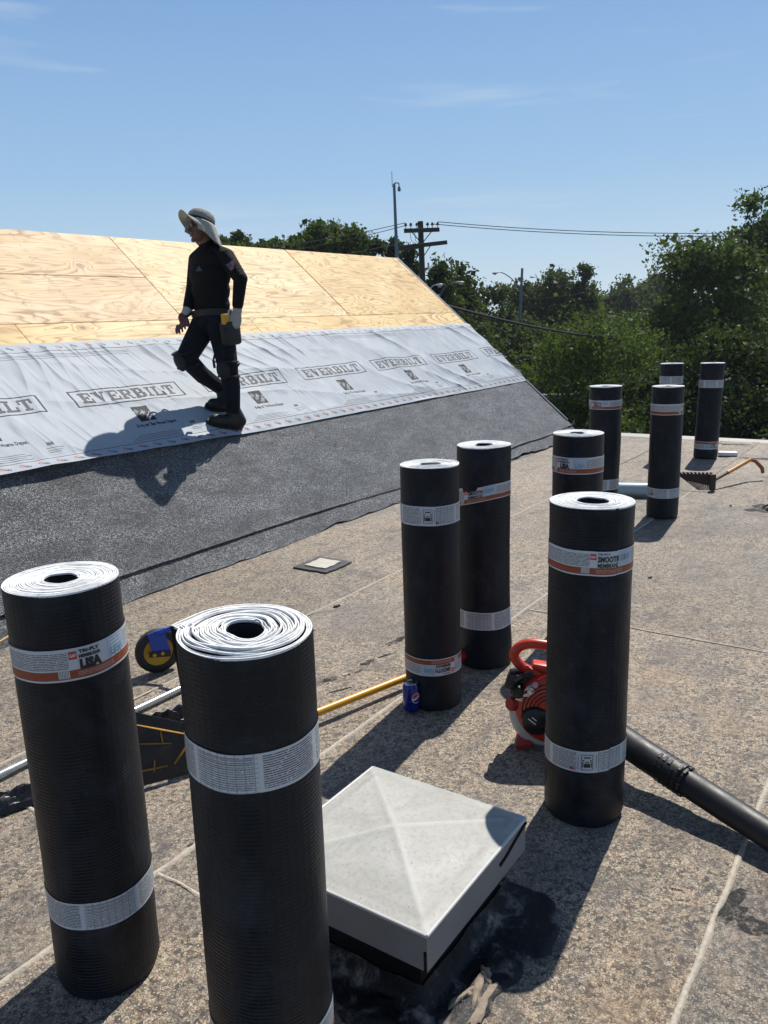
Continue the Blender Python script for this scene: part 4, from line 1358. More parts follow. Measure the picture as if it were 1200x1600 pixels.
# kerb under the lid, wrapped in tarred membrane, and the flashing skirt spread on the roof
mb = MB()
k0 = [(-hx + 0.05, -hy + 0.05), (hx - 0.05, -hy + 0.05), (hx - 0.05, hy - 0.05), (-hx + 0.05, hy - 0.05)]
mb.prism(k0, 0.0, 0.235)
mb.build('kerb', MT['tar'], vent)
nr, nc = 16, 96
vs_, fs = [], []
for q in range(nr + 1):
    fq = q / nr
    for k in range(nc):
        t = 2 * PI * k / nc
        ct, st = math.cos(t), math.sin(t)
        m = 1 / max(abs(ct) / (hx - 0.045), abs(st) / (hy - 0.045))
        edge = 0.125 + 0.10 * mnoise.noise(Vector((ct * 1.7, st * 1.7, 3))) + 0.035 * mnoise.noise(Vector((ct * 6, st * 6, 9)))
        r = m + edge * fq
        x, y = r * ct, r * st
        z = 0.011 + 0.045 * max(0, 1 - fq * 4.5) ** 1.6 + 0.011 * mnoise.noise(Vector((x * 9, y * 9, 2))) * (1 - fq) + 0.006 * max(0, mnoise.noise(Vector((fq * 9, t * 2, 6)))) * (1 - fq * 0.6)
        if q == nr: z = 0.0
        if q == nr - 1: z = 0.0105
        vs_.append((x, y, max(z, 0.0095 if q < nr else -0.002)))
for q in range(nr):
    for k in range(nc):
        a = q * nc + k; b = q * nc + (k + 1) % nc
        fs.append((a, a + nc, b + nc, b))
def m_tarflash():
    t = NT('tarred_flashing')
    co = t.coord('Object')
    n1 = t.noise(co, 11, 6, 0.7, 0.3); n2 = t.noise(co, 60, 4, 0.65)
    c = t.ramp(n1.outputs['Fac'], [(0.42, (0.007, 0.007, 0.008)), (0.52, (0.016, 0.016, 0.017)), (0.58, (0.09, 0.083, 0.075)), (0.68, (0.27, 0.23, 0.185))])
    ro = t.rng(n1.outputs['Fac'], 0.45, 0.6, 0.42, 0.85)
    t.bsdf(c, ro, 0, 0.3, t.bump(t.math('ADD', n1.outputs['Fac'], t.math('MULTIPLY', n2.outputs['Fac'], 0.5)), 0.7, 0.012))
    return t.m
mesh_obj('tar_flashing', vs_, fs, m_tarflash(), vent, smooth=True)
# split, curled scrap of flashing at the front corner
MT['oldtan'] = plain('weathered_tan_flashing', (0.25, 0.20, 0.15), 0.85, var=0.7, scale=60, bump=0.8, bscale=70)
for (x, y, rx, ry, a, h, sd) in ((-0.09, -0.285, 0.045, 0.010, 0.25, 0.008, 71), (-0.14, -0.268, 0.045, 0.007, -0.3, 0.010, 72), (-0.05, -0.282, 0.022, 0.012, 0.9, 0.012, 73), (-0.13, -0.315, 0.06, 0.016, 0.1, 0.003, 74)):
    blob('torn_flashing', (x, y), rx, ry, a, sd, MT['oldtan'], vent, 0.013, h, 22, 0.9)

# ================================================================== drink can
CX, CY = 0.083, 3.035
can = empty('drink_can', (CX, CY, 0.0075), -math.atan2(CX, CY))
tag(can, 'dark blue drink can with a round red, white and blue emblem, standing on the roof', 'can')
MT['canblue'] = plain('blue_can_lacquer', (0.008, 0.018, 0.22), 0.22, metal=0.35, var=0.08, coat=0.3)
MT['alu'] = plain('bare_aluminium', (0.62, 0.63, 0.64), 0.28, metal=1.0, var=0.06)
mb = MB()
mb.lathe([(0.024, 0.0), (0.0265, 0.003), (0.0325, 0.012), (0.033, 0.016), (0.033, 0.102), (0.0315, 0.109), (0.0275, 0.1165)], 36)
mb.build('body', MT['canblue'], can, True)
mb = MB()
mb.lathe([(0.0275, 0.1166), (0.0282, 0.1185), (0.0275, 0.120), (0.0262, 0.1192), (0.0255, 0.115), (0.0, 0.1148)], 32)
mb.build('lid', MT['alu'], can, True)
mb = MB(); mb.bbox((0.004, -0.003, 0.1165), (0.022, 0.014, 0.0015), 0.0006); mb.build('pull_tab', MT['alu'], can)
mb = MB(); mb.lathe([(0.0001, 0.1152), (0.009, 0.1152)], 14, c=(-0.004, -0.012, 0), caps=False); mb.build('mouth', MT['core'], can)
def can_disc(name, fn, mat, off, th0=0.62):
    vs_, fs = [], []
    N = 26
    g = {}
    for i in range(N):
        for j in range(N):
            x0, x1, y0, y1 = [(-1 + 2 * q / N) for q in (i, i + 1, j, j + 1)]
            if fn((x0 + x1) / 2, (y0 + y1) / 2):
                k = len(vs_)
                for (x, y) in ((x0, y0), (x1, y0), (x1, y1), (x0, y1)):
                    th = th0 + x * 0.021 / 0.033
                    vs_.append(((0.033 + off) * math.sin(th), -(0.033 + off) * math.cos(th), 0.062 + y * 0.021))
                fs.append((k, k + 1, k + 2, k + 3))
    mesh_obj(name, vs_, fs, mat, can)
wv_ = lambda x: 0.18 * math.sin(x * 2.6)
for th0 in (0.72, -2.4):
    can_disc('emblem_white', lambda x, y: x * x + y * y < 1.0, MT['ink_white'], 0.0004, th0)
    can_disc('emblem_red', lambda x, y: x * x + y * y < 0.78 and y > 0.20 + wv_(x), MT['ink_red'], 0.0008, th0)
    can_disc('emblem_blue', lambda x, y: x * x + y * y < 0.78 and y < -0.22 + wv_(x), MT['canblue'], 0.0008, th0)

# ================================================================== tear-off shovel with the yellow shaft
MT['yellow'] = plain('yellow_fibreglass', (0.62, 0.30, 0.015), 0.35, var=0.15, scale=30)
MT['redgrip'] = plain('red_plastic', (0.32, 0.02, 0.015), 0.45, var=0.15)
MT['blackplastic'] = plain('black_plastic', (0.012, 0.012, 0.013), 0.32, var=0.2)
MT['tubeplastic'] = plain('matt_black_tube', (0.013, 0.013, 0.014), 0.5, var=0.3, scale=25, bump=0.12, bscale=300)
def m_dirtyblade():
    t = NT('tarry_blade')
    co = t.coord('Object')
    n1 = t.noise(t.mapping(co, (1, 2, 1)), 14, 5, 0.6, 0.6)
    c = t.ramp(n1.outputs['Fac'], [(0.4, (0.012, 0.011, 0.010)), (0.62, (0.03, 0.022, 0.015)), (0.75, (0.10, 0.06, 0.02))])
    t.bsdf(c, 0.5, 0, 0.5, t.bump(n1.outputs['Fac'], 0.6, 0.01))
    return t.m
MT['blade'] = m_dirtyblade()
MT['ochre'] = plain('ochre_paint_marks', (0.40, 0.20, 0.02), 0.6, var=0.6, scale=50)
shv = empty('tear_off_shovel', (-0.80, 2.66, 0))
tag(shv, 'tarry black tear-off shovel with a long yellow shaft, lying behind the two front rolls', 'shovel')
def Lc(p, o): return Vector(p) - o.location
A_, B2, C_ = Vector((-0.52, 2.76, 0.055)), Vector((-0.282, 2.955, 0.052)), Vector((0.33, 3.455, 0.055))
mb = MB(); mb.tube([Lc(A_, shv), Lc(B2, shv), Lc(C_, shv)], [0.015, 0.0155, 0.0155], 14); mb.build('shaft', MT['yellow'], shv, True)
mb = MB(); mb.tube([Lc(C_ - Vector((0.085, 0.069, 0)), shv), Lc(C_ + Vector((0.03, 0.025, 0.0)), shv), Lc(C_ + Vector((0.055, 0.045, 0)), shv)], [0.026, 0.028, 0.016], 12); mb.build('end_grip', MT['redgrip'], shv, True)
# blade: stands on its lower edge, face to the camera, slanting down to the right
q = [Vector(p) for p in ((-0.885, 2.60, 0.255), (-0.60, 2.70, 0.115), (-0.62, 2.66, 0.03), (-0.70, 2.57, 0.02), (-0.88, 2.53, 0.012))]
mb = MB()
q[4] = Vector((-0.875, 2.52, 0.012)); nrm = (q[1] - q[0]).cross(q[4] - q[0]).normalized()
for i_ in (2, 3): q[i_] = q[i_] - nrm * (q[i_] - q[0]).dot(nrm)
if nrm.y > 0: nrm = -nrm
pts = [Lc(p, shv) for p in q]
k = len(pts)
mb.add([p for p in pts] + [p - nrm * 0.006 for p in pts], [tuple(range(k)), tuple(range(2 * k - 1, k - 1, -1))] + [(i, i + k, (i + 1) % k + k, (i + 1) % k) for i in range(k)])
mb.build('blade', MT['blade'], shv)
mb = MB()
ex = (q[1] - q[0]).normalized(); ey = nrm.cross(ex).normalized()
if ey.z > 0: ey = -ey
def bl(a, b): return Lc(q[0], shv) + ex * a + ey * b + nrm * 0.002
for (a0, b0, a1, b1, r) in ((0.02, 0.04, 0.20, 0.035, 0.006), (0.03, 0.05, 0.04, 0.20, 0.006), (0.05, 0.10, 0.16, 0.075, 0.005), (0.23, 0.03, 0.19, 0.14, 0.0075), (0.05, 0.20, 0.17, 0.15, 0.006), (0.11, 0.04, 0.13, 0.08, 0.005), (0.12, 0.14, 0.13, 0.18, 0.005)):
    mb.tube([bl(a0, b0), bl((a0 + a1) / 2, (b0 + b1) / 2), bl(a1, b1)], [r * 0.6, r, r * 0.7], 6, flat=0.5)
mb.build('weld_rib', MT['ochre'], shv, True)
mb = MB(); mb.tube([Lc((-0.74, 2.665, 0.13), shv), Lc((-0.63, 2.70, 0.08), shv), Lc(A_, shv)], [0.03, 0.024, 0.019], 12); mb.build('socket', MT['blade'], shv, True)

# ================================================================== magnetic sweeper: wheels, blue brackets, silver handle
swp = empty('measuring_wheel', (-1.05, 3.51, 0))
tag(swp, 'black-tyred measuring wheel with yellow hub and blue bracket, left of the front centre roll', 'measuring wheel')
MT['rubber'] = plain('black_rubber', (0.014, 0.014, 0.015), 0.6, var=0.2)
MT['hub'] = plain('yellow_hub', (0.55, 0.30, 0.02), 0.45, var=0.12)
MT['blue'] = plain('blue_bracket_paint', (0.012, 0.06, 0.38), 0.35, var=0.12)
MT['silver'] = plain('galvanised_steel', (0.55, 0.60, 0.60), 0.3, metal=0.7, var=0.1)
ax_d = Vector((0.50, -0.866, 0.0)).normalized()      # axle direction: wheel faces right and towards the camera
RW = ax_d.to_track_quat('Z', 'Y').to_matrix()
wc = Vector((0, 0, 0.104))
def wheel(c):
    mb = MB(); mb.lathe([(0.068, -0.018), (0.092, -0.019), (0.101, -0.013), (0.1035, 0), (0.101, 0.013), (0.092, 0.019), (0.068, 0.018), (0.066, 0.0), (0.068, -0.018)], 40, c, RW, caps=False)
    w = mb.build('wheel', MT['rubber'], swp, True)
    mb = MB(); mb.lathe([(0.0, -0.012), (0.067, -0.012), (0.067, 0.012), (0.055, 0.010), (0.03, 0.013), (0.012, 0.016), (0.0, 0.016)], 32, c, RW); mb.build('hub', MT['hub'], w, True)
    return w
wheel(wc)
mb = MB()
ey = Vector((0, 0, 1)); ex = ey.cross(ax_d).normalized()
RB = Matrix((ex, ey, ax_d)).transposed()
mb.prism([(-0.045, 0.095), (0.03, 0.11), (0.05, -0.005), (0.0, -0.02), (-0.03, 0.0)], 0.021, 0.027, RB, wc)
mb.build('bracket', MT['blue'], swp)
mb = MB()
mb.prism([(-0.048, 0.012), (0.05, -0.002), (0.05, -0.03), (-0.048, -0.012)], 0.028, 0.033, RB, wc)
for x in (-0.025, 0.012):
    mb.lathe([(0.0, 0.0395), (0.008, 0.0395), (0.0085, 0.033)], 10, wc + ex * x + ey * -0.005, RW, mi=1)
mb.build('axle_plate', [MT['blackplastic'], MT['hub']], swp)
mb = MB(); mb.tube([wc + ey * 0.09 + ax_d * 0.024, wc + Vector((0.12, -0.03, 0.13)), wc + Vector((0.26, -0.06, 0.19))], [0.012, 0.011, 0.011], 10); mb.build('push_shaft', MT['blue'], swp, True)
P0 = Vector((-1.50, 2.46, 0.022)); P1 = Vector((-0.905, 3.27, 0.022)); P2_ = Vector((-0.80, 3.41, 0.022))
sp_ = empty('silver_pole', (-1.15, 2.93, 0)); tag(sp_, 'long silver metal pole lying on the roof behind the two front rolls', 'pole')
mb = MB(); mb.tube([P0 - sp_.location, P1 - sp_.location, P2_ - sp_.location], 0.0125, 14); mb.build('tube', MT['silver'], sp_, True)
mb = MB(); mb.tube([P2_ - sp_.location, P2_ - sp_.location + Vector((0.03, 0.04, 0))], [0.014, 0.013], 12); mb.build('end_cap', MT['blackplastic'], sp_, True)

# black plastic wrap beside it: crumpled sheet
def crumple(name, c, rx, ry, h, rz, seed, label, n=14):
    vs_, fs = [], []
    ca, sa = math.cos(rz), math.sin(rz)
    for i in range(n + 1):
        for j in range(n + 1):
            a, b = -1 + 2 * i / n, -1 + 2 * j / n
            e = max(0.0, 1 - max(abs(a), abs(b)) ** 2)
            w = 1 - 0.45 * max(0, a)
            x = rx * a * (1 + 0.1 * mnoise.noise(Vector((b * 2, seed, 1)))); y = ry * b * w * (1 + 0.2 * mnoise.noise(Vector((a * 2, seed, 4))))
            f_ = abs(mnoise.noise(Vector((a * 1.6 + seed, b * 2.6, 0)))) * 1.5 + 0.55 * abs(mnoise.noise(Vector((a * 4, b * 5, seed))))
            z = 0.009 + h * (e ** 0.5) * (0.35 + f_)
            vs_.append((x * ca - y * sa, x * sa + y * ca, z))
    for i in range(n):
        for j in range(n):
            k = i * (n + 1) + j
            fs.append((k, k + n + 1, k + n + 2, k + 1))
    o = mesh_obj(name, vs_, fs, MT['blackplastic'], None)
    o.location = (c[0], c[1], 0)
    tag(o, label, 'plastic wrap')
crumple('plastic_wrap', (-1.205, 2.50, 0), 0.13, 0.05, 0.05, 0.62, 3, 'crumpled black plastic wrap on the roof at the left edge below the silver pole')
crumple('plastic_wrap', (-0.90, 2.98, 0), 0.15, 0.045, 0.06, 0.35, 8, 'glossy black plastic wrap with pointed end behind the tarry shovel blade')

# plywood offcut at the left edge
mb = MB()
mb.bbox((-0.45, 0.0, 0), (0.9, 0.34, 0.018), 0.002)
o = mb.build('plywood_offcut', MT['ply'])
o.location = (-1.89, 3.99, 0.036); o.rotation_euler = (R_(8), R_(0), R_(-28)); o.color = (1.0, 0.95, 0.82, 1)
tag(o, 'short plywood board lying on the flat roof at the left edge of the picture', 'board')

# square patches: old sealed pipe openings
def patch(c, s, rz, label, seed, plate=True):
    root = empty('sealed_roof_patch', (c[0], c[1], 0), rz)
    tag(root, label, 'roof patch')
    n = 40
    def outline(r, sd, amp):
        out = []
        for k in range(n):
            t = 2 * PI * k / n
            m = 1 / max(abs(math.cos(t)), abs(math.sin(t)))
            f_ = 1 + amp * mnoise.noise(Vector((math.cos(t) * 2.5, math.sin(t) * 2.5, sd)))
            out.append((r * m * f_ * math.cos(t), r * m * f_ * math.sin(t)))
        return out
    mb = MB(); mb.prism(outline(s, seed, 0.10), -0.002, 0.013); mb.build('tar_border', MT['smear'], root)
    if plate:
        mb = MB(); mb.prism(outline(s * 0.62, seed + 4, 0.14), 0.0125, 0.021); mb.build('plate', plain('pale_stone_plate_%d' % seed, (0.45, 0.42, 0.36), 0.75, var=0.25, scale=18, bump=0.3), root)
patch((-0.405, 5.09), 0.135, R_(-34), 'square sealed patch with pale centre and tar border near the pitched roof', 3)
patch((0.75, 6.98), 0.12, R_(-34), 'dark tarred square patch just right of the torn-label roll', 6, False)

# ================================================================== light blue pipe lying behind
MT['bluepipe'] = plain('pale_blue_pipe', (0.34, 0.46, 0.52), 0.35, var=0.1, scale=12)
pipe = empty('blue_pipe', (2.0, 6.83, 0)); tag(pipe, 'light blue grey pipe lying between two standing rolls', 'pipe')
d_ = Vector((0.97, -0.24, 0)).normalized()
rp = d_.to_track_quat('Z', 'Y').to_matrix()
mb = MB(); mb.lathe([(0.052, -0.42), (0.058, -0.42), (0.058, 0.30), (0.052, 0.30), (0.052, -0.42)], 28, (0, 0, 0.066), rp, caps=False); mb.build('barrel', MT['bluepipe'], pipe, True)
mb = MB(); mb.lathe([(0.0, 0.28), (0.0525, 0.28)], 20, (0, 0, 0.066), rp, caps=False); mb.lathe([(0.0, -0.40), (0.0525, -0.40)], 20, (0, 0, 0.066), rp, caps=False); mb.build('inside', MT['core'], pipe)

# ================================================================== toothed tear-off fork
fk = empty('toothed_shovel', (2.82, 7.05, 0)); tag(fk, 'rusty toothed shingle shovel with an orange D handle, lying on the far flat roof', 'shovel')
MT['rust'] = plain('rusty_dark_steel', (0.055, 0.03, 0.018), 0.7, var=0.5, scale=40, bump=0.4)
MT['orangewood'] = plain('orange_handle', (0.50, 0.22, 0.04), 0.45, var=0.25, scale=25)
o_ = fk.location
TL, TR, BL, BR = Vector((2.54, 7.06, 0.155)), Vector((2.855, 6.97, 0.155)), Vector((2.71, 6.93, 0.015)), Vector((2.80, 6.90, 0.015))
nb = 10
mb = MB()
for k in range(nb):
    a0, a1 = k / nb, (k + 0.72) / nb
    t0, t1 = TL.lerp(TR, a0), TL.lerp(TR, a1); b0, b1 = BL.lerp(BR, a0), BL.lerp(BR, a1)
    nn = Vector((0.25, 0.95, 0.2)).normalized() * 0.006
    mb.add([t0 - o_, t1 - o_, b1 - o_, b0 - o_, t0 - o_ + nn, t1 - o_ + nn, b1 - o_ + nn, b0 - o_ + nn], [(0, 1, 2, 3), (7, 6, 5, 4), (0, 4, 5, 1), (1, 5, 6, 2), (2, 6, 7, 3), (3, 7, 4, 0)])
mb.build('teeth', MT['rust'], fk)
mb = MB()
m0, m1 = TL.lerp(BL, 0.12), TR.lerp(BR, 0.12); m2, m3 = TR.lerp(BR, 0.78), TL.lerp(BL, 0.5)
nn = Vector((0.25, 0.95, 0.2)).normalized() * 0.008
mb.add([m0 - o_ + nn, m1 - o_ + nn, m2 - o_ + nn, m3 - o_ + nn, m0 - o_ + nn * 2, m1 - o_ + nn * 2, m2 - o_ + nn * 2, m3 - o_ + nn * 2], [(0, 1, 2, 3), (7, 6, 5, 4), (0, 4, 5, 1), (1, 5, 6, 2), (2, 6, 7, 3), (3, 7, 4, 0)])
mb.bbox(TR.lerp(BR, 0.55) - o_ + Vector((0.01, 0.0, 0)), (0.05, 0.03, 0.14), 0.006)
mb.build('blade', MT['rust'], fk)
Hs, He = Vector((2.86, 6.99, 0.075)), Vector((3.34, 7.36, 0.185))
mb = MB(); mb.tube([Hs - o_, Hs.lerp(He, 0.45) - o_], [0.012, 0.014], 10); mb.build('tang', MT['rust'], fk, True)
mb = MB(); mb.tube([Hs.lerp(He, 0.38) - o_, Hs.lerp(He, 0.8) - o_, He - o_, He - o_ + Vector((0.035, 0.0, -0.01))], [0.017, 0.018, 0.017, 0.012], 12); mb.build('shaft', MT['orangewood'], fk, True)
mb = MB()
Dg = Vector((0.11, -0.03, -0.12))
mb.tube([He - o_, He - o_ + Vector((0.05, 0, -0.015)), He - o_ + Vector((0.10, -0.03, -0.075)), He - o_ + Dg], [0.016, 0.017, 0.018, 0.016], 10)
mb.build('grip', plain('worn_orange_brown_grip', (0.30, 0.10, 0.03), 0.5, var=0.3), fk, True)

# small white block and a broken metal bracket
o = MB().bbox((0, 0, 0.03), (0.19, 0.10, 0.045), 0.015).build('white_block', plain('white_foam', (0.72, 0.72, 0.69), 0.7), None, True)
o.location = (3.66, 8.60, 0.0); o.rotation_euler = (0, 0, -0.3)
tag(o, 'small white rounded block at the foot of the farthest right roll', 'block')
br = empty('metal_bracket', (3.02, 6.22, 0)); tag(br, 'grey metal bracket standing in a tar stain at the right edge', 'bracket')
MT['greymetal'] = plain('dull_grey_metal', (0.13, 0.135, 0.14), 0.45, metal=0.5, var=0.25)
mb = MB(); mb.bbox((0.03, 0, 0.125), (0.10, 0.10, 0.12), 0.006); mb.build('box', MT['greymetal'], br)
mb = MB(); mb.tube([(0.0, 0, 0.07), (-0.03, 0, 0.035), (-0.07, 0.01, 0.012)], 0.007, 6); mb.tube([(0.05, 0.0, 0.07), (0.055, 0, 0.0)], 0.02, 8); mb.build('leg', MT['rust'], br)
blob('tar_stain', (3.02, 6.22), 0.20, 0.13, 0.2, 44, MT['patchy'], flat, 0.005, 0.003, 30, 0.8)
# far edge tar smears
blob('tar_smear', (4.05, 9.35), 0.20, 0.05, -0.5, 51, MT['patchy'], flat, 0.006, 0.002, 26, 0.8)
blob('tar_smear', (3.95, 8.35), 0.22, 0.05, -0.5, 52, MT['patchy'], flat, 0.006, 0.002, 26, 0.8)
# small debris
dbm = {}
for i, (x, y, s, a, lb) in enumerate(((-0.38, 3.95, 0.008, 0.2, 'tiny dark scrap above the white top of the front centre roll'), (1.55, 4.62, 0.016, 0.3, 'small dark scrap on the roof right of the roll labelled LISA'),
                                       (1.26, 4.55, 0.022, 2.0, 'small rusty brown flake lying alone on the pale roof right of the blower roll'), (-0.28, 4.3, 0.02, 0.4, 'dark scrap on the roof between the sealed patch and the yellow shaft'),
                                       (2.75, 6.35, 0.018, 1.0, 'small dark crumb left of the metal bracket'), (2.5, 7.4, 0.03, 0.2, 'flat dark scrap just left of the toothed shovel teeth'),
                                       (-0.62, 2.2, 0.012, 0.9, 'tiny scrap on the roof between the two front rolls'), (-0.52, 2.34, 0.016, 0.5, 'dark scrap just behind the front centre roll below the shovel'))):
    key = i % 3
    if key not in dbm:
        mb = MB(); mb.prism([(-1, -0.4), (0.1, -0.6), (1.2, -0.1), (0.6, 0.5), (-0.7, 0.45)][:5 - (key == 1)], 0.0, 0.5)
        me_ = bpy.data.meshes.new('debris_scrap'); me_.from_pydata([tuple(p) for p in mb.v], [], mb.f); me_.materials.append(MT['rust'] if key == 2 else MT['smear']); dbm[key] = me_
    o = bpy.data.objects.new('debris_scrap', dbm[key]); COL.objects.link(o)
    o.location = (x, y, 0.004); o.scale = (s, s, s * 0.8); o.rotation_euler = (0, 0, a)
    tag(o, lb, 'debris', 'small scraps scattered on the flat roof')

# ================================================================== leaf blower
blw = empty('leaf_blower', (0.555, 2.735, 0), R_(-12))
tag(blw, 'red leaf blower with long black tube lying behind a standing roll', 'leaf blower')
MT['bred'] = plain('red_orange_plastic', (0.52, 0.035, 0.012), 0.36, var=0.08, coat=0.15)
MT['bred2'] = plain('dark_red_plastic', (0.36, 0.024, 0.016), 0.42, var=0.1)
MT['tank'] = plain('milky_tank_plastic', (0.50, 0.49, 0.46), 0.45, var=0.1)
RX = Matrix.Rotation(R_(90), 3, 'X')        # lathe axis z -> -y (towards the camera)
c0 = Vector((0.03, 0.0, 0.165))
def ecc(prof, c, n=40, s=1.0): return prof
mb = MB(); mb.lathe([(0.0, -0.09), (0.10, -0.09), (0.128, -0.07), (0.135, -0.03), (0.135, 0.03), (0.127, 0.052), (0.112, 0.062), (0.085, 0.072), (0.05, 0.078), (0.0, 0.079)], 48, c0, RX)
mb.build('fan_housing', MT['bred'], blw, True, 35)
mb = MB()
for r in (0.058, 0.070, 0.082, 0.094, 0.106):
    pts = []
    for k in range(33):
        t = R_(-60) + R_(270) * k / 32
        pts.append(c0 + Vector((r * math.cos(t), -float(np.interp(r, [0.05, 0.085, 0.112], [0.078, 0.072, 0.062])) - 0.0004, r * math.sin(t))))
    mb.tube(pts, 0.0022, 6)
mb.build('grille_slots', MT['core'], blw, True)
mb = MB(); mb.lathe([(0.0, 0.098), (0.035, 0.097), (0.05, 0.088), (0.056, 0.07), (0.056, 0.052)], 32, c0 + Vector((-0.055, 0, -0.03)), RX); mb.build('starter_cover', MT['blackplastic'], blw, True)
for q_, (l_, o_q) in enumerate(((0.034, 0.0), (0.020, 0.010))):
    mb = MB(); mb.bbox(Vector((-0.040 + o_q * 0.8, -0.0995, 0.142 + o_q)), (l_, 0.002, 0.004), 0.0008, Matrix.Rotation(R_(38), 3, 'Y')); mb.build('white_mark', MT['ink_white'], blw)
# tank: crescent under the housing
mb = MB()
pts = []; rd = []
for k in range(17):
    t = R_(182) + R_(108) * k / 16
    pts.append(c0 + Vector((0.122 * math.cos(t) - 0.006, -0.01, 0.125 * math.sin(t) - 0.006))); rd.append(0.018 + 0.020 * math.sin(PI * min(1, (k + 2) / 18)))
mb.tube(pts, rd, 14); mb.build('fuel_tank', MT['tank'], blw, True)
mb = MB(); cp = Vector((-0.105, -0.035, 0.175))
rc = Vector((-0.75, -0.6, 0.25)).normalized().to_track_quat('Z', 'Y').to_matrix()
mb.lathe([(0.024, -0.02), (0.026, 0.0), (0.026, 0.018), (0.021, 0.024), (0.0, 0.025)], 20, cp, rc); mb.build('fuel_cap', MT['bred2'], blw, True)
# engine: cylinder with fins, carburettor, plug boot, filter box
mb = MB()
for k in range(6):
    mb.bbox((-0.075, 0.01, 0.215 + 0.011 * k), (0.085, 0.09, 0.006), 0.002)
mb.bbox((-0.06, 0.0, 0.245), (0.05, 0.06, 0.09), 0.006)
mb.bbox((-0.11, -0.02, 0.262), (0.045, 0.06, 0.062), 0.010, Matrix.Rotation(0.3, 3, 'Y'))
mb.tube([(-0.10, -0.05, 0.275), (-0.075, -0.07, 0.30), (-0.04, -0.06, 0.305)], 0.010, 8)
mb.lathe([(0.0, 0.03), (0.02, 0.028), (0.022, 0.0)], 14, (-0.09, -0.05, 0.235), RX)
mb.build('engine', MT['blackplastic'], blw, True, 35)
mb = MB()
mb.lathe([(0.0, 0.02), (0.013, 0.018), (0.014, 0.0)], 12, (-0.045, -0.065, 0.25), RX)
mb.bbox((-0.058, -0.06, 0.225), (0.035, 0.014, 0.014), 0.003); mb.bbox((-0.085, -0.055, 0.208), (0.028, 0.02, 0.018), 0.003, Matrix.Rotation(0.4, 3, 'Y'))
mb.tube([(-0.03, -0.07, 0.272), (-0.055, -0.078, 0.262), (-0.07, -0.07, 0.24)], 0.004, 6)
mb.build('carburettor', MT['alu'], blw, True, 35)
mb = MB(); mb.lathe([(0.0, 0.014), (0.009, 0.012), (0.011, 0.0)], 12, (-0.03, -0.075, 0.272), RX); mb.build('primer_bulb', plain('pinkish_bulb', (0.6, 0.35, 0.33), 0.35), blw, True)
# loop handle on top
mb = MB()
hp = [(-0.052, 0.0, 0.285), (-0.09, 0.0, 0.315), (-0.108, 0.0, 0.35), (-0.085, 0.0, 0.383), (-0.035, 0.0, 0.395), (0.06, 0.0, 0.382), (0.14, 0.0, 0.36), (0.16, 0.0, 0.32), (0.13, 0.0, 0.29)]
def smooth_path(p, n=5):
    p = [Vector(q_) for q_ in p]; out = []
    for i in range(len(p) - 1):
        a, b, c, d = p[max(0, i - 1)], p[i], p[i + 1], p[min(len(p) - 1, i + 2)]
        for k in range(n):
            t = k / n
            out.append(0.5 * ((2 * b) + (c - a) * t + (2 * a - 5 * b + 4 * c - d) * t * t + (3 * b - a - 3 * c + d) * t ** 3))
    out.append(p[-1]); return out
mb.tube(smooth_path(hp), 0.0185, 12); mb.build('handle', MT['bred'], blw, True)
mb = MB(); mb.bbox((0.03, 0.0, 0.305), (0.15, 0.05, 0.03), 0.008, Matrix.Rotation(0.12, 3, 'Y')); mb.bbox((-0.02, -0.02, 0.290), (0.11, 0.03, 0.022), 0.006, Matrix.Rotation(0.45, 3, 'Y')); mb.build('top_cover', MT['bred'], blw, True, 30)
mb = MB(); mb.bbox((0.075, -0.005, 0.352), (0.05, 0.022, 0.03), 0.006); mb.build('trigger', MT['blackplastic'], blw)
mb = MB(); mb.bbox((-0.07, 0.0, 0.02), (0.06, 0.11, 0.028), 0.008, Matrix.Rotation(-0.25, 3, 'Y')); mb.bbox((0.10, 0.0, 0.016), (0.06, 0.11, 0.024), 0.006); mb.build('foot', MT['bred2'], blw)
iv = (Matrix.Translation(blw.location) @ Matrix.Rotation(R_(-12), 4, 'Z')).inverted()
tp = [(0.66, 2.70, 0.12), (0.735, 2.60, 0.135), (0.80, 2.475, 0.128), (0.845, 2.42, 0.112), (0.915, 2.325, 0.095)]
mb = MB(); mb.tube([iv @ p for p in smooth_path(tp, 4)], [0.052] * 6 + [0.049] * 11, 22); mb.build('elbow_tube', MT['tubeplastic'], blw, True)
tp2 = [(0.885, 2.365, 0.101), (0.98, 2.225, 0.078), (1.09, 2.055, 0.056), (1.20, 1.885, 0.046)]
mb = MB(); mb.tube([iv @ Vector(p) for p in tp2], [0.0435, 0.0435, 0.042, 0.040], 24); mb.build('straight_tube', MT['tubeplastic'], blw, True)
mb = MB(); mb.tube([iv @ Vector(p) for p in ((1.12, 2.008, 0.054), (1.27, 1.78, 0.046), (1.42, 1.55, 0.046))], [0.0455, 0.0455, 0.036], 24); mb.build('nozzle', MT['tubeplastic'], blw, True)
# ribbed lock collar
mb = MB()
a_, b_ = Vector((0.862, 2.398, 0.1065)), Vector((0.925, 2.305, 0.092)); dd = (b_ - a_).normalized()
qq = dd.to_track_quat('Z', 'Y').to_matrix()
iq = Matrix.Rotation(R_(12), 3, 'Z') @ qq
for k in range(6):
    for j in range(10):
        if (j + k) % 7 == 6: continue
        t = 2 * PI * j / 10
        p = a_.lerp(b_, (k + 0.5) / 6) + qq @ Vector((0.0475 * math.cos(t), 0.0475 * math.sin(t), 0))
        mb.bbox(iv @ p, (0.006, 0.022, 0.010), 0.001, iq @ Matrix.Rotation(t, 3, 'Z'))
mb.build('lock_collar', MT['blackplastic'], blw)

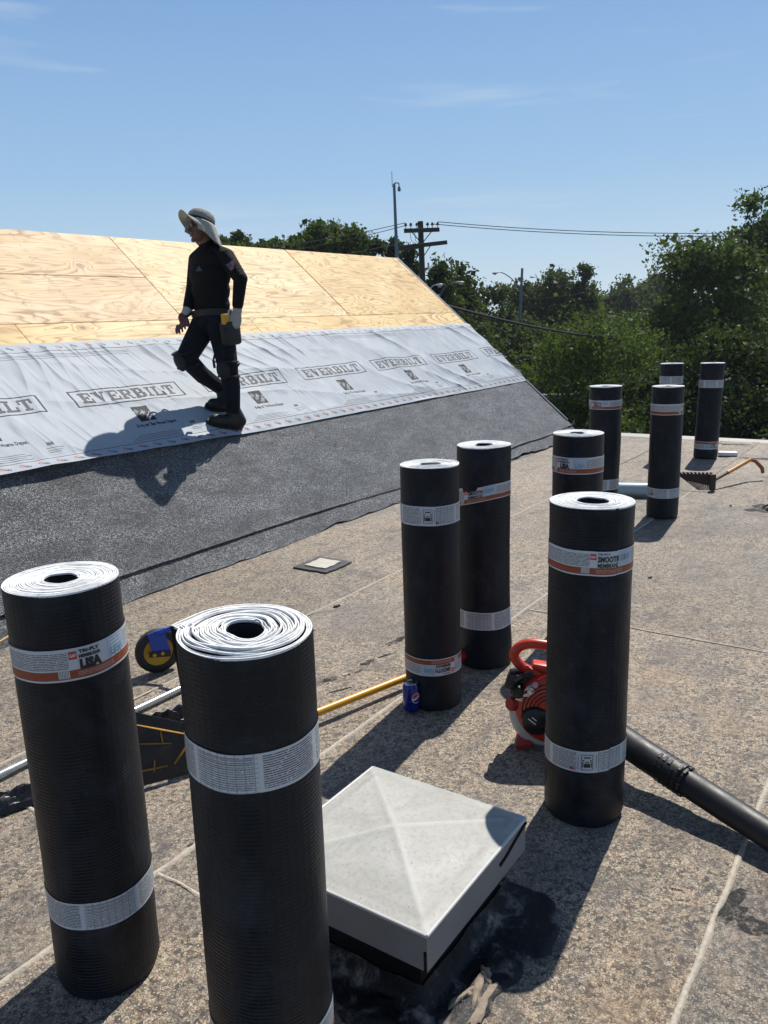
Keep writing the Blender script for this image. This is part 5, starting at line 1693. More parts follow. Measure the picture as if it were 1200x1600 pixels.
# ================================================================== roofer walking along the underlayment
FP = Vector((-1.2234, 6.4573, 0.7593)) + E3 * 0.020
pr, pd = Vector((0.98252, 0.18615, 0)), Vector((-0.18615, 0.98252, 0))
MP = Matrix.Identity(4)
for i in range(3):
    MP[i][0], MP[i][1], MP[i][2] = pr[i], pd[i], (0, 0, 1)[i]
MP.translation = FP
man = empty('person', mat=MP)
tag(man, 'person in black shirt, dark trousers and sun hat walking along the grey underlayment', 'person')
fv = Vector((-0.71, -0.70, 0)).normalized()      # facing
lv = Vector((0.70, -0.71, 0)).normalized()       # to the left side
hf = Vector((-0.90, -0.43, -0.10)).normalized()  # head facing
hl = Vector((0.43, -0.90, 0)).normalized()
hu = hl.cross(hf).normalized()
if hu.z < 0: hu = -hu

class Sculpt:
    """overlapping tapered capsules and ellipsoids, fused into one skin by a voxel remesh; each face takes the material of its nearest primitive"""
    def __init__(self): self.p = []
    def cap(self, a, b, ra, rb, mi): self.p.append(('c', Vector(a), Vector(b), ra, rb, mi)); return self
    def ell(self, c, ax, rad, mi): self.p.append(('e', Vector(c), [Vector(x).normalized() for x in ax], rad, mi, 0)); return self
    def build(self, name, mats, parent, voxel=0.007, smooth=3):
        bm = bmesh.new()
        for q in self.p:
            r = bmesh.ops.create_icosphere(bm, subdivisions=3, radius=1.0)
            if q[0] == 'e':
                _, c, ax, rad, mi, _x = q
                for v in r['verts']:
                    v.co = c + ax[0] * v.co.x * rad[0] + ax[1] * v.co.y * rad[1] + ax[2] * v.co.z * rad[2]
            else:
                _, a, b, ra, rb, mi = q
                d = (b - a); ln = d.length; d.normalize()
                rot = d.to_track_quat('Z', 'Y').to_matrix()
                for v in r['verts']:
                    z = v.co.z
                    rr = rb if z > 0 else ra
                    base = b if z > 0 else a
                    v.co = base + rot @ (Vector((v.co.x, v.co.y, z)) * rr)
        me = bpy.data.meshes.new('tmp'); bm.to_mesh(me); bm.free()
        o = bpy.data.objects.new('tmp', me); COL.objects.link(o)
        md = o.modifiers.new('r', 'REMESH'); md.mode = 'VOXEL'; md.voxel_size = voxel; md.use_smooth_shade = True
        ms = o.modifiers.new('s', 'SMOOTH'); ms.factor = 0.5; ms.iterations = smooth
        dg = bpy.context.evaluated_depsgraph_get(); dg.update()
        m2 = bpy.data.meshes.new_from_object(o.evaluated_get(dg))
        bpy.data.objects.remove(o); bpy.data.meshes.remove(me)
        m2.name = name
        m2.materials.clear()
        for m in mats: m2.materials.append(m)
        n = len(m2.polygons)
        C = np.empty(n * 3); m2.polygons.foreach_get('center', C); C = C.reshape(-1, 3)
        best = np.full(n, 1e9); mi_ = np.zeros(n, np.int32)
        for q in self.p:
            if q[0] == 'e':
                _, c, ax, rad, mi, _x = q
                L_ = np.stack([(C - np.array(c)) @ np.array(a) / r for a, r in zip(ax, rad)], 1)
                d = (np.linalg.norm(L_, axis=1) - 1) * min(rad)
            else:
                _, a, b, ra, rb, mi = q
                a_, b_ = np.array(a), np.array(b); ab = b_ - a_
                t = np.clip(((C - a_) @ ab) / (ab @ ab), 0, 1)
                d = np.linalg.norm(C - a_ - t[:, None] * ab, axis=1) - (ra + (rb - ra) * t)
            k = d < best
            best[k] = d[k]; mi_[k] = mi
        m2.polygons.foreach_set('material_index', mi_)
        m2.polygons.foreach_set('use_smooth', np.ones(n, bool))
        m2.update()
        ob = bpy.data.objects.new(name, m2)
        return link(ob, parent)

def m_cloth(name, col, wr=26, st=0.7):
    t = NT(name)
    co = t.coord('Object')
    n1 = t.noise(t.mapping(co, (1, 1, 2.2)), wr * 0.7, 4, 0.6, 1.2)
    n2 = t.noise(co, 500, 2, 0.5)
    lo = tuple(c * 0.8 for c in col); hi = tuple(c * 1.25 for c in col)
    c = t.mix(n1.outputs['Fac'], lo, hi)
    t.bsdf(c, 0.85, 0, 0.25, t.bump(t.math('ADD', n1.outputs['Fac'], t.math('MULTIPLY', n2.outputs['Fac'], 0.08)), st, 0.02))
    return t.m
MT['shirt'] = m_cloth('black_shirt_cloth', (0.0038, 0.0038, 0.0048))
MT['jeans'] = m_cloth('dark_navy_trousers', (0.006, 0.0075, 0.014))
MT['skin'] = plain('tanned_skin', (0.13, 0.065, 0.042), 0.5, var=0.12, scale=30)
MT['glove_cuff'] = plain('grey_white_knit_glove', (0.33, 0.325, 0.30), 0.9, var=0.15, scale=80, bump=0.3)
MT['glove_palm'] = plain('dark_red_coated_glove', (0.12, 0.035, 0.03), 0.6, var=0.2, scale=60)
SH, JE, SK, GC, GP = 0, 1, 2, 3, 4
S = Sculpt()
Z3 = Vector((0, 0, 1))
def tor(z, c, side, front, h, mi): S.ell(Vector(c) + Vector((0, 0, z)), (lv, fv, Z3), (side, front, h), mi)
tor(0.80, (-0.045, 0.0, 0), 0.158, 0.125, 0.11, JE)
tor(0.91, (-0.04, 0.0, 0), 0.152, 0.122, 0.12, SH)
tor(1.02, (-0.038, 0.0, 0), 0.162, 0.125, 0.14, SH)
tor(1.13, (-0.036, 0.0, 0), 0.182, 0.128, 0.14, SH)
tor(1.215, (-0.032, 0.0, 0), 0.185, 0.105, 0.10, SH)
S.cap((-0.01, 0.01, 1.30), (0.085, -0.105, 1.255), 0.062, 0.062, SH)
S.cap((-0.05, 0.02, 1.30), (-0.125, 0.115, 1.25), 0.062, 0.062, SH)
S.cap((-0.03, 0.015, 1.285), (-0.042, 0.005, 1.345), 0.068, 0.058, SH)
S.cap((-0.042, 0.005, 1.33), (-0.062, -0.005, 1.42), 0.053, 0.050, SK)
# head
hc = Vector((-0.072, -0.015, 1.472))
S.ell(hc + hf * -0.008 + hu * 0.012, (hl, hf, hu), (0.072, 0.092, 0.088), SK)
S.ell(hc + hf * 0.035 - hu * 0.048, (hl, hf, hu), (0.050, 0.054, 0.056), SK)
S.cap(hc + hf * 0.080 + hu * 0.006, hc + hf * 0.104 - hu * 0.022, 0.010, 0.013, SK)
S.cap(hc + hf * 0.088 - hu * 0.055 - hl * 0.015, hc + hf * 0.088 - hu * 0.055 + hl * 0.015, 0.009, 0.009, SK)
S.ell(hc + hf * 0.080 - hu * 0.088, (hl, hf, hu), (0.022, 0.018, 0.017), SK)
S.cap(hc + hf * 0.082 + hu * 0.028 - hl * 0.028, hc + hf * 0.082 + hu * 0.028 + hl * 0.028, 0.011, 0.011, SK)
for sg in (-1, 1): S.ell(hc + hl * 0.074 * sg - hf * 0.002 - hu * 0.005, (hl, hf, hu), (0.011, 0.020, 0.032), SK)
# arms
S.cap((0.092, -0.115, 1.245), (0.182, -0.225, 1.085), 0.066, 0.053, SH)
S.cap((0.182, -0.225, 1.085), (0.150, -0.180, 0.905), 0.053, 0.042, SH)
S.cap((-0.125, 0.115, 1.245), (-0.172, 0.10, 1.04), 0.064, 0.052, SH)
S.cap((-0.172, 0.10, 1.04), (-0.214, 0.01, 0.905), 0.052, 0.041, SH)
# left glove: closed loosely over the pouch
S.cap((0.150, -0.168, 0.898), (0.143, -0.175, 0.860), 0.034, 0.037, GC)
S.ell((0.134, -0.178, 0.820), ((1, 0.2, 0.2), (0.1, 1, 0), (-0.2, 0, 1)), (0.040, 0.026, 0.048), GC)
for k, (dx, dy) in enumerate(((0.028, 0.018), (0.010, 0.0), (-0.008, -0.012), (-0.024, -0.018))):
    b0 = Vector((0.134 + dx, -0.182 + dy * 0.6, 0.790)); L1 = (0.034, 0.038, 0.036, 0.030)[k]
    b1 = b0 + Vector((-0.010, -0.006, -L1)); b2 = b1 + Vector((-0.016, 0.010, -L1 * 0.6))
    S.cap(b0, b1, 0.0105, 0.0098, GC); S.cap(b1, b2, 0.0098, 0.0088, GC)
S.cap((0.104, -0.190, 0.835), (0.088, -0.200, 0.805), 0.0115, 0.0105, GC); S.cap((0.088, -0.200, 0.805), (0.086, -0.198, 0.782), 0.0105, 0.0095, GC)
# right glove: hanging, fingers slightly curled
S.cap((-0.216, 0.005, 0.900), (-0.234, -0.006, 0.862), 0.033, 0.035, GC)
S.ell((-0.258, -0.018, 0.812), ((1, 0.2, 0.35), (0.1, 1, 0), (-0.35, 0, 1)), (0.037, 0.025, 0.050), GP)
for k, (dx, dy) in enumerate(((-0.034, 0.012), (-0.012, 0.003), (0.010, -0.006), (0.031, -0.014))):
    b0 = Vector((-0.272 + dx, -0.024 + dy, 0.778 + dx * 0.35)); L1 = (0.032, 0.036, 0.034, 0.027)[k]
    b1 = b0 + Vector((-0.012, -0.008, -L1)); b2 = b1 + Vector((0.004, -0.012, -L1 * 0.75))
    S.cap(b0, b1, 0.0098, 0.0090, GP); S.cap(b1, b2, 0.0090, 0.0080, GP)
S.cap((-0.232, -0.030, 0.815), (-0.222, -0.045, 0.785), 0.012, 0.011, GP); S.cap((-0.222, -0.045, 0.785), (-0.228, -0.055, 0.762), 0.011, 0.0095, GP)
# legs
S.cap((0.008, -0.062, 0.775), (0.045, -0.098, 0.440), 0.108, 0.078, JE)
S.cap((0.045, -0.098, 0.440), (0.062, -0.065, 0.30), 0.074, 0.068, JE)
S.cap((0.062, -0.065, 0.30), (0.060, -0.020, 0.110), 0.068, 0.056, JE)
S.cap((-0.098, 0.062, 0.775), (-0.262, -0.085, 0.525), 0.106, 0.078, JE)
S.cap((-0.262, -0.085, 0.525), (-0.15, 0.03, 0.385), 0.073, 0.066, JE)
S.cap((-0.15, 0.03, 0.385), (-0.012, 0.155, 0.265), 0.066, 0.054, JE)
S.build('body', [MT['shirt'], MT['jeans'], MT['skin'], MT['glove_cuff'], MT['glove_palm']], man, 0.0050, 3)
# boots
MT['boot'] = plain('black_work_boot', (0.006, 0.006, 0.006), 0.6, var=0.25, scale=30, bump=0.3, bscale=80)
MT['sole'] = plain('dark_rubber_sole', (0.009, 0.0085, 0.008), 0.8, var=0.2)
def boot(heel, toe, ank):
    heel, toe, ank = Vector(heel), Vector(toe), Vector(ank)
    up = (E3.dot(pr), E3.dot(pd), E3.z); up = Vector(up)
    d = (toe - heel).normalized(); sd = up.cross(d).normalized()
    B = Sculpt()
    h0 = heel + d * 0.045 + up * 0.050; t0 = toe - d * 0.050 + up * 0.042
    B.cap(h0, h0.lerp(t0, 0.55) + up * 0.008, 0.046, 0.047, 0).cap(h0.lerp(t0, 0.5), t0, 0.046, 0.044, 0)
    B.cap(h0 + up * 0.02, ank, 0.047, 0.050, 0)
    B.cap(h0.lerp(t0, 0.35) + up * 0.025, ank + d * 0.008, 0.042, 0.05, 0)
    b = B.build('boot', [MT['boot']], man, 0.0065, 2)
    mb = MB()
    pl = []
    for k in range(20):
        t = 2 * PI * k / 20
        x = math.cos(t); y = math.sin(t)
        L_ = (toe - heel).length / 2 + 0.008
        w = 0.047 + 0.006 * x
        pl.append((L_ * (abs(x) ** 0.75) * (1 if x > 0 else -1), w * y))
    rot = Matrix((d, sd, up)).transposed()
    mb.prism(pl, 0.0, 0.024, rot, (heel + toe) / 2)
    mb.build('sole', MT['sole'], b)
boot((0.118, 0.046, -0.042), (-0.146, -0.088, 0.034), (0.060, -0.008, 0.13))
boot((0.034, 0.196, 0.10), (-0.150, 0.062, 0.135), (-0.010, 0.150, 0.255))
# knee pads with straps
MT['pad'] = plain('black_knee_pad', (0.005, 0.005, 0.006), 0.65, var=0.2)
def kneepad(c, ndir, down):
    c, ndir, down = Vector(c), Vector(ndir).normalized(), Vector(down).normalized()
    sd = ndir.cross(down).normalized()
    P = Sculpt()
    P.ell(c, (sd, down, ndir), (0.062, 0.078, 0.022), 0); P.ell(c - down * 0.015 + ndir * 0.010, (sd, down, ndir), (0.046, 0.050, 0.020), 0)
    k = P.build('knee_pad', [MT['pad']], man, 0.0065, 2)
    mb = MB()
    for o_, r in ((0.05, 0.081), (-0.06, 0.085)):
        cc = c - ndir * 0.062 + down * o_
        pts = [cc + (ndir * math.cos(t) + sd * math.sin(t)) * r for t in np.linspace(0, 2 * PI, 25)]
        mb.tube(pts, 0.007, 6, caps=False)
    mb.tube([c - ndir * 0.14 + sd * 0.03 - down * 0.02, c - ndir * 0.165 + sd * 0.035 - down * 0.045], 0.007, 6)
    mb.build('strap', MT['pad'], k, True)
kneepad((0.006, -0.148, 0.43), (-0.62, -0.78, 0.05), (0.05, 0.06, -1))
kneepad((-0.308, -0.122, 0.50), (-0.74, -0.62, -0.25), (0.25, 0.2, -0.95))
# belt and pouch
MT['leather'] = plain('black_tool_pouch_fabric', (0.006, 0.006, 0.006), 0.6, var=0.3, scale=25, bump=0.3)
mb = MB()
pts = [Vector((-0.045, 0, 0.852)) + lv * 0.165 * math.cos(t) + fv * 0.133 * math.sin(t) + Vector((0, 0, 0.006 * math.sin(2 * t))) for t in np.linspace(0, 2 * PI, 41)]
vs_, fs = [], []
for p in pts:
    n_ = (p - Vector((-0.045, 0, p.z))).normalized()
    vs_ += [p - n_ * 0.01 + Z3 * -0.024, p + n_ * 0.004 + Z3 * -0.024, p + n_ * 0.004 + Z3 * 0.024, p - n_ * 0.01 + Z3 * 0.024]
for i in range(40):
    for j in range(4):
        fs.append((i * 4 + j, (i + 1) * 4 + j, (i + 1) * 4 + (j + 1) % 4, i * 4 + (j + 1) % 4))
belt = mesh_obj('tool_belt', vs_, fs, MT['leather'], man, smooth=True, angle=50)
rp_ = Matrix((fv, lv, Z3)).transposed() @ Matrix.Rotation(0.06, 3, 'Y')
mb = MB(); mb.bbox((0.082, -0.165, 0.700), (0.155, 0.085, 0.18), 0.022, rp_); mb.bbox((0.058, -0.205, 0.68), (0.10, 0.045, 0.12), 0.014, rp_); mb.build('pouch', MT['leather'], belt, True, 45)
mb = MB(); mb.bbox((0.050, -0.218, 0.800), (0.050, 0.04, 0.078), 0.007, rp_); mb.build('tape_measure', plain('yellow_tape_case', (0.55, 0.30, 0.01), 0.4), belt, True, 45)
mb = MB(); mb.tube([(0.075, -0.19, 0.80), (0.078, -0.188, 0.862), (0.098, -0.185, 0.868)], 0.006, 8); mb.build('tool_handle', MT['alu'], belt, True)
mb = MB(); mb.tube([(-0.19, -0.02, 0.855), (-0.235, -0.03, 0.830)], 0.011, 8); mb.build('clip', MT['leather'], belt, True)
mb = MB(); mb.tube([(-0.06, -0.03, 0.50), (-0.055, -0.035, 0.44)], 0.010, 8); mb.tube([(-0.02, -0.13, 0.64), (-0.06, -0.03, 0.50)], 0.008, 8); mb.build('hammer_loop', MT['leather'], belt, True)
# shoulder flag patch and chest mark
def decal(name, c, n_, w, h, rects_, lift, parent=man, roll=0.0):
    n_ = Vector(n_).normalized(); x = Z3.cross(n_).normalized(); y = n_.cross(x).normalized()
    x, y = x * math.cos(roll) + y * math.sin(roll), y * math.cos(roll) - x * math.sin(roll)
    root = None
    for i, (x0, y0, x1, y1, mat) in enumerate(rects_):
        k = lift + 0.0006 * i
        vs_ = [Vector(c) + x * (a - 0.5) * w + y * (b - 0.5) * h + n_ * k for a, b in ((x0, y0), (x1, y0), (x1, y1), (x0, y1))]
        o = mesh_obj(name if i == 0 else 'mark', vs_, [(0, 1, 2, 3)], mat, parent if root is None else root)
        root = root or o
MT['dullred'] = plain('dull_red_stitch', (0.14, 0.03, 0.04), 0.9); MT['dullwhite'] = plain('dull_white_stitch', (0.20, 0.18, 0.19), 0.9); MT['dullnavy'] = plain('dull_navy_stitch', (0.02, 0.03, 0.09), 0.9)
fr = [(0, 0, 1, 1, MT['dullwhite'])] + [(0, k / 7, 1, (k + 0.55) / 7, MT['dullred']) for k in range(7)] + [(0, 0.45, 0.42, 1, MT['dullnavy'])]
decal('flag_patch', (0.128, -0.232, 1.178), (0.45, -0.84, 0.35), 0.085, 0.055, fr, 0.004, roll=0.45)
tri = [Vector((-0.125, -0.118, 1.150)), Vector((-0.075, -0.142, 1.150)), Vector((-0.098, -0.131, 1.188))]
mesh_obj('chest_mark', [p + fv * 0.016 for p in tri], [(0, 1, 2)], plain('pale_blue_print', (0.05, 0.08, 0.10), 0.8), man)
# sunglasses
mb = MB()
for sg in (-1, 1):
    mb.bbox(hc + hf * 0.088 + hl * 0.030 * sg + hu * 0.012, (0.046, 0.008, 0.026), 0.004, Matrix((hl, hf, hu)).transposed())
    mb.tube([hc + hf * 0.085 + hl * 0.054 * sg + hu * 0.014, hc + hf * 0.03 + hl * 0.076 * sg + hu * 0.012, hc - hf * 0.01 + hl * 0.078 * sg + hu * 0.008], 0.0028, 6)
mb.build('sunglasses', MT['blackplastic'], man, True, 45)
# sun hat: mesh crown, wide brim, neck flap
def m_hat(mesh_):
    t = NT('hat_mesh_crown' if mesh_ else 'hat_cloth')
    co = t.coord('Object')
    n1 = t.noise(co, 45, 3, 0.6)
    c = t.mix(n1.outputs['Fac'], (0.30, 0.30, 0.265), (0.38, 0.375, 0.335))
    if mesh_:
        ch = t.n('TexChecker'); ch.inputs['Scale'].default_value = 110; t.l(co, ch.inputs['Vector'])
        c = t.mix(t.math('MULTIPLY', ch.outputs['Fac'], 0.7), c, (0.09, 0.09, 0.085))
    t.bsdf(c, 0.85, 0, 0.2, t.bump(n1.outputs['Fac'], 0.4, 0.01))
    return t.m
MT['hat'], MT['hatmesh'] = m_hat(False), m_hat(True)
tl = (hu * 0.89 - hf * 0.46).normalized()          # hat tipped back
tf = (hf - tl * hf.dot(tl)).normalized(); tlat = tl.cross(tf).normalized()
RH = Matrix((tf, tlat, tl)).transposed()
hb = hc + hu * 0.030
hat = empty('sun_hat', (0, 0, 0)); hat.parent = man
mb = MB()
mb.lathe([(0.101, -0.012), (0.103, 0.02), (0.099, 0.045), (0.083, 0.072), (0.05, 0.089), (0.018, 0.094), (0.0, 0.0945)], 32, hb, RH)
hcr = mb.build('crown', MT['hatmesh'], hat, True)
mb = MB(); mb.lathe([(0.1045, -0.010), (0.1055, 0.008), (0.104, 0.016)], 32, hb, RH, caps=False); mb.build('hat_band', MT['pad'], hcr, True)
vs_, fs = [], []
nb_, nq = 56, 7
for k in range(nb_):
    t = 2 * PI * k / nb_
    fw = math.cos(t)
    wdt = 0.056 + 0.022 * max(0, fw) ** 2 - 0.02 * max(0, -fw)
    for q in range(nq):
        f_ = q / (nq - 1)
        r = 0.098 + wdt * f_
        droop = -0.006 - (0.030 - 0.050 * max(0, fw) ** 1.3) * f_ ** 1.3 - 0.045 * (abs(math.sin(t)) ** 2) * f_ ** 1.5 - 0.05 * max(0, -fw) * f_ + 0.006 * math.sin(5 * t + 1) * f_
        vs_.append(hb + RH @ Vector((r * math.cos(t) * 0.98, r * math.sin(t) * (0.95 - 0.12 * f_), droop)))
for k in range(nb_):
    for q in range(nq - 1):
        a = k * nq + q; b = ((k + 1) % nb_) * nq + q
        fs.append((a, b, b + 1, a + 1))
o = mesh_obj('brim', vs_, fs, MT['hat'], hat, smooth=True)
sm = o.modifiers.new('thickness', 'SOLIDIFY'); sm.thickness = 0.003
vs_, fs = [], []
nk, nq = 30, 12
for k in range(nk + 1):
    t = R_(48) + (R_(312) - R_(48)) * k / nk
    bw = 0.5 - 0.5 * math.cos(2 * PI * k / nk)       # 1 at the back
    for q in range(nq + 1):
        f_ = q / nq
        p = hb + RH @ Vector((0.103 * math.cos(t), 0.103 * math.sin(t), 0.0))
        out = Vector((0, 0, 0)) + tf * math.cos(t) + tlat * math.sin(t); out.z = 0; out.normalize()
        drop = 0.085 + 0.155 * bw ** 0.8
        p = p + out * (0.006 + 0.034 * f_ ** 0.9 + 0.014 * math.sin(7 * t + 1) * f_) + Vector((0, 0, -drop * f_)) - hf * 0.02 * f_
        vs_.append(p)
for k in range(nk):
    for q in range(nq):
        a = k * (nq + 1) + q
        fs.append((a, a + nq + 1, a + nq + 2, a + 1))
o = mesh_obj('neck_flap', vs_, fs, MT['hat'], hat, smooth=True)
sm = o.modifiers.new('thickness', 'SOLIDIFY'); sm.thickness = 0.003

# ================================================================== trees and plants
LEAF = {
 'mid': m_leaf('leaf_mid_green', (0.021, 0.042, 0.012), (0.058, 0.096, 0.024), (0.10, 0.142, 0.038)),
 'dark': m_leaf('leaf_dark_green', (0.010, 0.020, 0.009), (0.025, 0.045, 0.017), (0.050, 0.076, 0.027), 0.33),
 'bright': m_leaf('leaf_bright_green', (0.034, 0.060, 0.013), (0.068, 0.110, 0.024), (0.105, 0.150, 0.040), 0.42),
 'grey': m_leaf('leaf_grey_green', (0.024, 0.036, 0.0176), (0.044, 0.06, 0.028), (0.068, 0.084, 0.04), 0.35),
 'gloss': m_leaf('leaf_glossy_dark', (0.008, 0.016, 0.007), (0.024, 0.038, 0.016), (0.056, 0.076, 0.038), 0.28)}
MT['bark'] = plain('grey_brown_bark', (0.075, 0.058, 0.042), 0.9, var=0.35, scale=14, bump=0.6, bscale=30)

def quads(name, P, mat, parent):
    """P: (n,4,3)"""
    n = len(P)
    me = bpy.data.meshes.new(name)
    me.vertices.add(n * 4); me.vertices.foreach_set('co', P.astype(np.float32).ravel())
    me.loops.add(n * 4); me.loops.foreach_set('vertex_index', np.arange(n * 4, dtype=np.int32))
    me.polygons.add(n)
    me.polygons.foreach_set('loop_start', np.arange(0, n * 4, 4, dtype=np.int32))
    me.polygons.foreach_set('loop_total', np.full(n, 4, np.int32))
    me.materials.append(mat)
    me.update(calc_edges=True)
    return link(bpy.data.objects.new(name, me), parent)

def leaves(rg, C, size, asp=0.55, droop=0.2):
    n = len(C)
    d = rg.normal(size=(n, 3)); d[:, 2] -= droop; d /= np.linalg.norm(d, axis=1)[:, None]
    e = rg.normal(size=(n, 3)); e -= (e * d).sum(1)[:, None] * d; e /= np.linalg.norm(e, axis=1)[:, None]
    s = size * rg.uniform(0.6, 1.35, n)[:, None]
    nn = np.cross(d, e)
    a = C - d * s * 0.5; b = C + e * s * asp * 0.5 + nn * s * 0.08; c = C + d * s * 0.5; f_ = C - e * s * asp * 0.5 + nn * s * 0.08
    return np.stack([a, b, c, f_], 1)

def tree(name, label, x, y, top, rad, bottom, leafm, lsize, nleaf, seed, shape='round', nclump=46, group=None, cat='tree', wx=1.0, trunk_r=None, airy=0.0):
    rg = np.random.default_rng(seed)
    root = empty(name, (x, y, GZ))
    tag(root, label, cat, group)
    H = top - GZ; b = bottom - GZ
    cz, rz = (H + b) / 2, (H - b) / 2
    if shape == 'cone':
        t = rg.uniform(0, 1, nclump) ** 1.25
        ang = rg.uniform(0, 2 * PI, nclump)
        rr = rad * (1.02 - t) ** 0.85 * np.sqrt(rg.uniform(0.25, 1, nclump))
        cc = np.stack([rr * np.cos(ang), rr * np.sin(ang), b + (H - b) * t * 0.97], 1)
        cr = rad * (0.20 + 0.28 * (1 - t)) * rg.uniform(0.8, 1.2, nclump)
        cc[0] = (0, 0, H - cr[0]); 
    else:
        u = rg.normal(size=(nclump, 3)); u /= np.linalg.norm(u, axis=1)[:, None]
        r = rg.uniform(0.45, 0.95, nclump) ** 0.8
        cr = min(rad, rz) * rg.uniform(0.22, 0.46, nclump)
        sc_ = np.array([rad * wx, rad, rz])
        cc = u * r[:, None] * (sc_ - cr[:, None] * 0.75) + np.array([0, 0, cz])
        # broaden the middle, loosen the lower crown
        cc[:, :2] *= (1.0 + 0.15 * rg.normal(size=(nclump, 1)))
        # fill the stated crown exactly
        ext = np.abs(cc[:, :2]).max(1) + cr * 0.8
        cc[:, :2] *= rad / np.sort(ext)[-3]
        zt_ = (cc[:, 2] + cr * 0.75).max(); zb_ = (cc[:, 2] - cr * 0.75).min()
        cc[:, 2] = b + (cc[:, 2] - zb_) * (H - b) / (zt_ - zb_)
    # leaves: shell-weighted round every clump
    w = cr ** 2; w /= w.sum()
    idx = rg.choice(nclump, nleaf, p=w)
    d = rg.normal(size=(nleaf, 3)); d /= np.linalg.norm(d, axis=1)[:, None]
    q = rg.uniform(0.12, 1, nleaf) ** 0.55
    # lumpy clump outline
    lump = 1 + 0.28 * np.sin(d[:, 0] * 5 + idx) * np.sin(d[:, 1] * 4 + idx * 2) + 0.2 * np.sin(d[:, 2] * 7 + idx)
    P = cc[idx] + d * (q * lump * cr[idx])[:, None] * np.array([1.15, 1.15, 0.8])
    nin = int(nleaf * 0.20)
    ii = rg.choice(nclump, nin, p=w)
    Pin = cc[ii] + rg.normal(size=(nin, 3)) * (cr[ii] * 0.34)[:, None]
    Pin = Pin[Pin[:, 2] > 0.05]
    if airy: Pin = Pin[::3]
    if airy:
        keep = np.sin(P[:, 0] * 3.1 + seed) + np.sin(P[:, 2] * 4.7 + P[:, 1] * 2.3) > -1.6 + airy
        P = P[keep]
    P = P[P[:, 2] > 0.05]
    quads('crown', np.concatenate([leaves(rg, P, lsize), leaves(rg, Pin, lsize * 1.9, 0.8)]), LEAF[leafm], root)
    mb = MB()
    tr = trunk_r or 0.05 + 0.02 * H
    hh = cz if shape != 'cone' else H * 0.9
    pts = [Vector((0.12 * tr * 6 * mnoise.noise(Vector((k * 0.7, seed, 0))) if k else 0, 0.12 * tr * 6 * mnoise.noise(Vector((k * 0.7, seed, 5))) if k else 0, hh * k / 6)) for k in range(7)]
    mb.tube(pts, [tr * (1.35 if k == 0 else 1) * (1 - 0.12 * k) for k in range(7)], 9)
    order = np.argsort(-cr)[:10]
    for j in order:
        s0 = pts[int(rg.integers(2, 7))] if shape != 'cone' else Vector((0, 0, cc[j, 2] * 0.95))
        e0 = Vector(cc[j].tolist())
        m0 = s0.lerp(e0, 0.5) + Vector((0, 0, 0.15 * rad * 0.3))
        mb.tube([s0, m0, e0], [tr * 0.42, tr * 0.26, tr * 0.08], 6)
    mb.build('trunk', MT['bark'], root, True)
    return root

G1 = 'trees beyond the pitched roof ridge'
tree('leafy_tree', 'small tree crown just right of the man above the plywood ridge', -6.85, 42, 6.0, 1.2, 3.2, 'mid', 0.17, 7000, 11, group=G1, nclump=22)
tree('leafy_tree', 'low dark tree crown above the ridge, second right of the man', -5.8, 45, 5.85, 1.5, 3.2, 'dark', 0.18, 8000, 12, group=G1, nclump=26)
tree('leafy_tree', 'low tree crown above the ridge left of the broad bushy tree', -4.6, 44, 5.95, 1.4, 3.2, 'mid', 0.18, 8000, 13, group=G1, nclump=26)
tree('leafy_tree', 'tiny distant tree top showing over the ridge beside the hat flap', -8.1, 44, 6.05, 1.1, 3.2, 'mid', 0.16, 6000, 14, group=G1, nclump=18)
tree('leafy_tree', 'broad bushy tree rising over the ridge left of the steel mast', -1.8, 36, 5.65, 1.85, 2.2, 'mid', 0.15, 16000, 15, group=G1, nclump=44)
G2 = 'conifers behind the utility pole'
tree('conifer', 'pointed conifer left of the steel mast behind the ridge', 0.1, 34, 4.65, 1.2, 0.0, 'dark', 0.13, 13000, 21, 'cone', 40, G2)
tree('conifer', 'narrow conifer directly behind the steel mast', 0.8, 36, 4.9, 1.1, 0.0, 'dark', 0.13, 13000, 22, 'cone', 40, G2)
tree('conifer', 'slim conifer between the steel mast and the utility pole', 1.35, 34, 4.45, 1.1, 0.0, 'dark', 0.13, 13000, 23, 'cone', 40, G2)
tree('conifer', 'dense dark conifer right behind the utility pole', 2.5, 33, 4.0, 1.7, -1.5, 'dark', 0.13, 14000, 24, 'cone', 60, G2)
tree('conifer', 'wide dark conifer behind the white street lamp head', 3.4, 35, 3.65, 2.1, -2.5, 'dark', 0.14, 15000, 25, 'cone', 70, G2)
G3 = 'trees along the road behind the roof'
tree('leafy_tree', 'rounded dark tree left of the tall street lamp', 5.9, 47, 3.5, 2.4, -3.5, 'dark', 0.18, 14000, 31, group=G3)
tree('leafy_tree', 'dark oak-like tree right behind the tall street lamp', 11.5, 60, 4.8, 3.4, -2.5, 'dark', 0.24, 13000, 32, group=G3)
tree('conifer', 'dark upright tree between the lamp-side oak and the pale far trees', 14.2, 58, 4.9, 1.7, -2.5, 'dark', 0.22, 7000, 33, 'cone', 50, G3)
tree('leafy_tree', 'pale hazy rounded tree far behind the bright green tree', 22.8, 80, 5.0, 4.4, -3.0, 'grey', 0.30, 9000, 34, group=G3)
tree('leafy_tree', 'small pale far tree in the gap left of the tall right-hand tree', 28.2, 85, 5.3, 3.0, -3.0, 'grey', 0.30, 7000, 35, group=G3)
tree('leafy_tree', 'pale far tree at the end of the road, partly hidden by the bright green tree', 17.8, 72, 4.2, 3.2, -3.0, 'grey', 0.28, 7000, 36, group=G3)
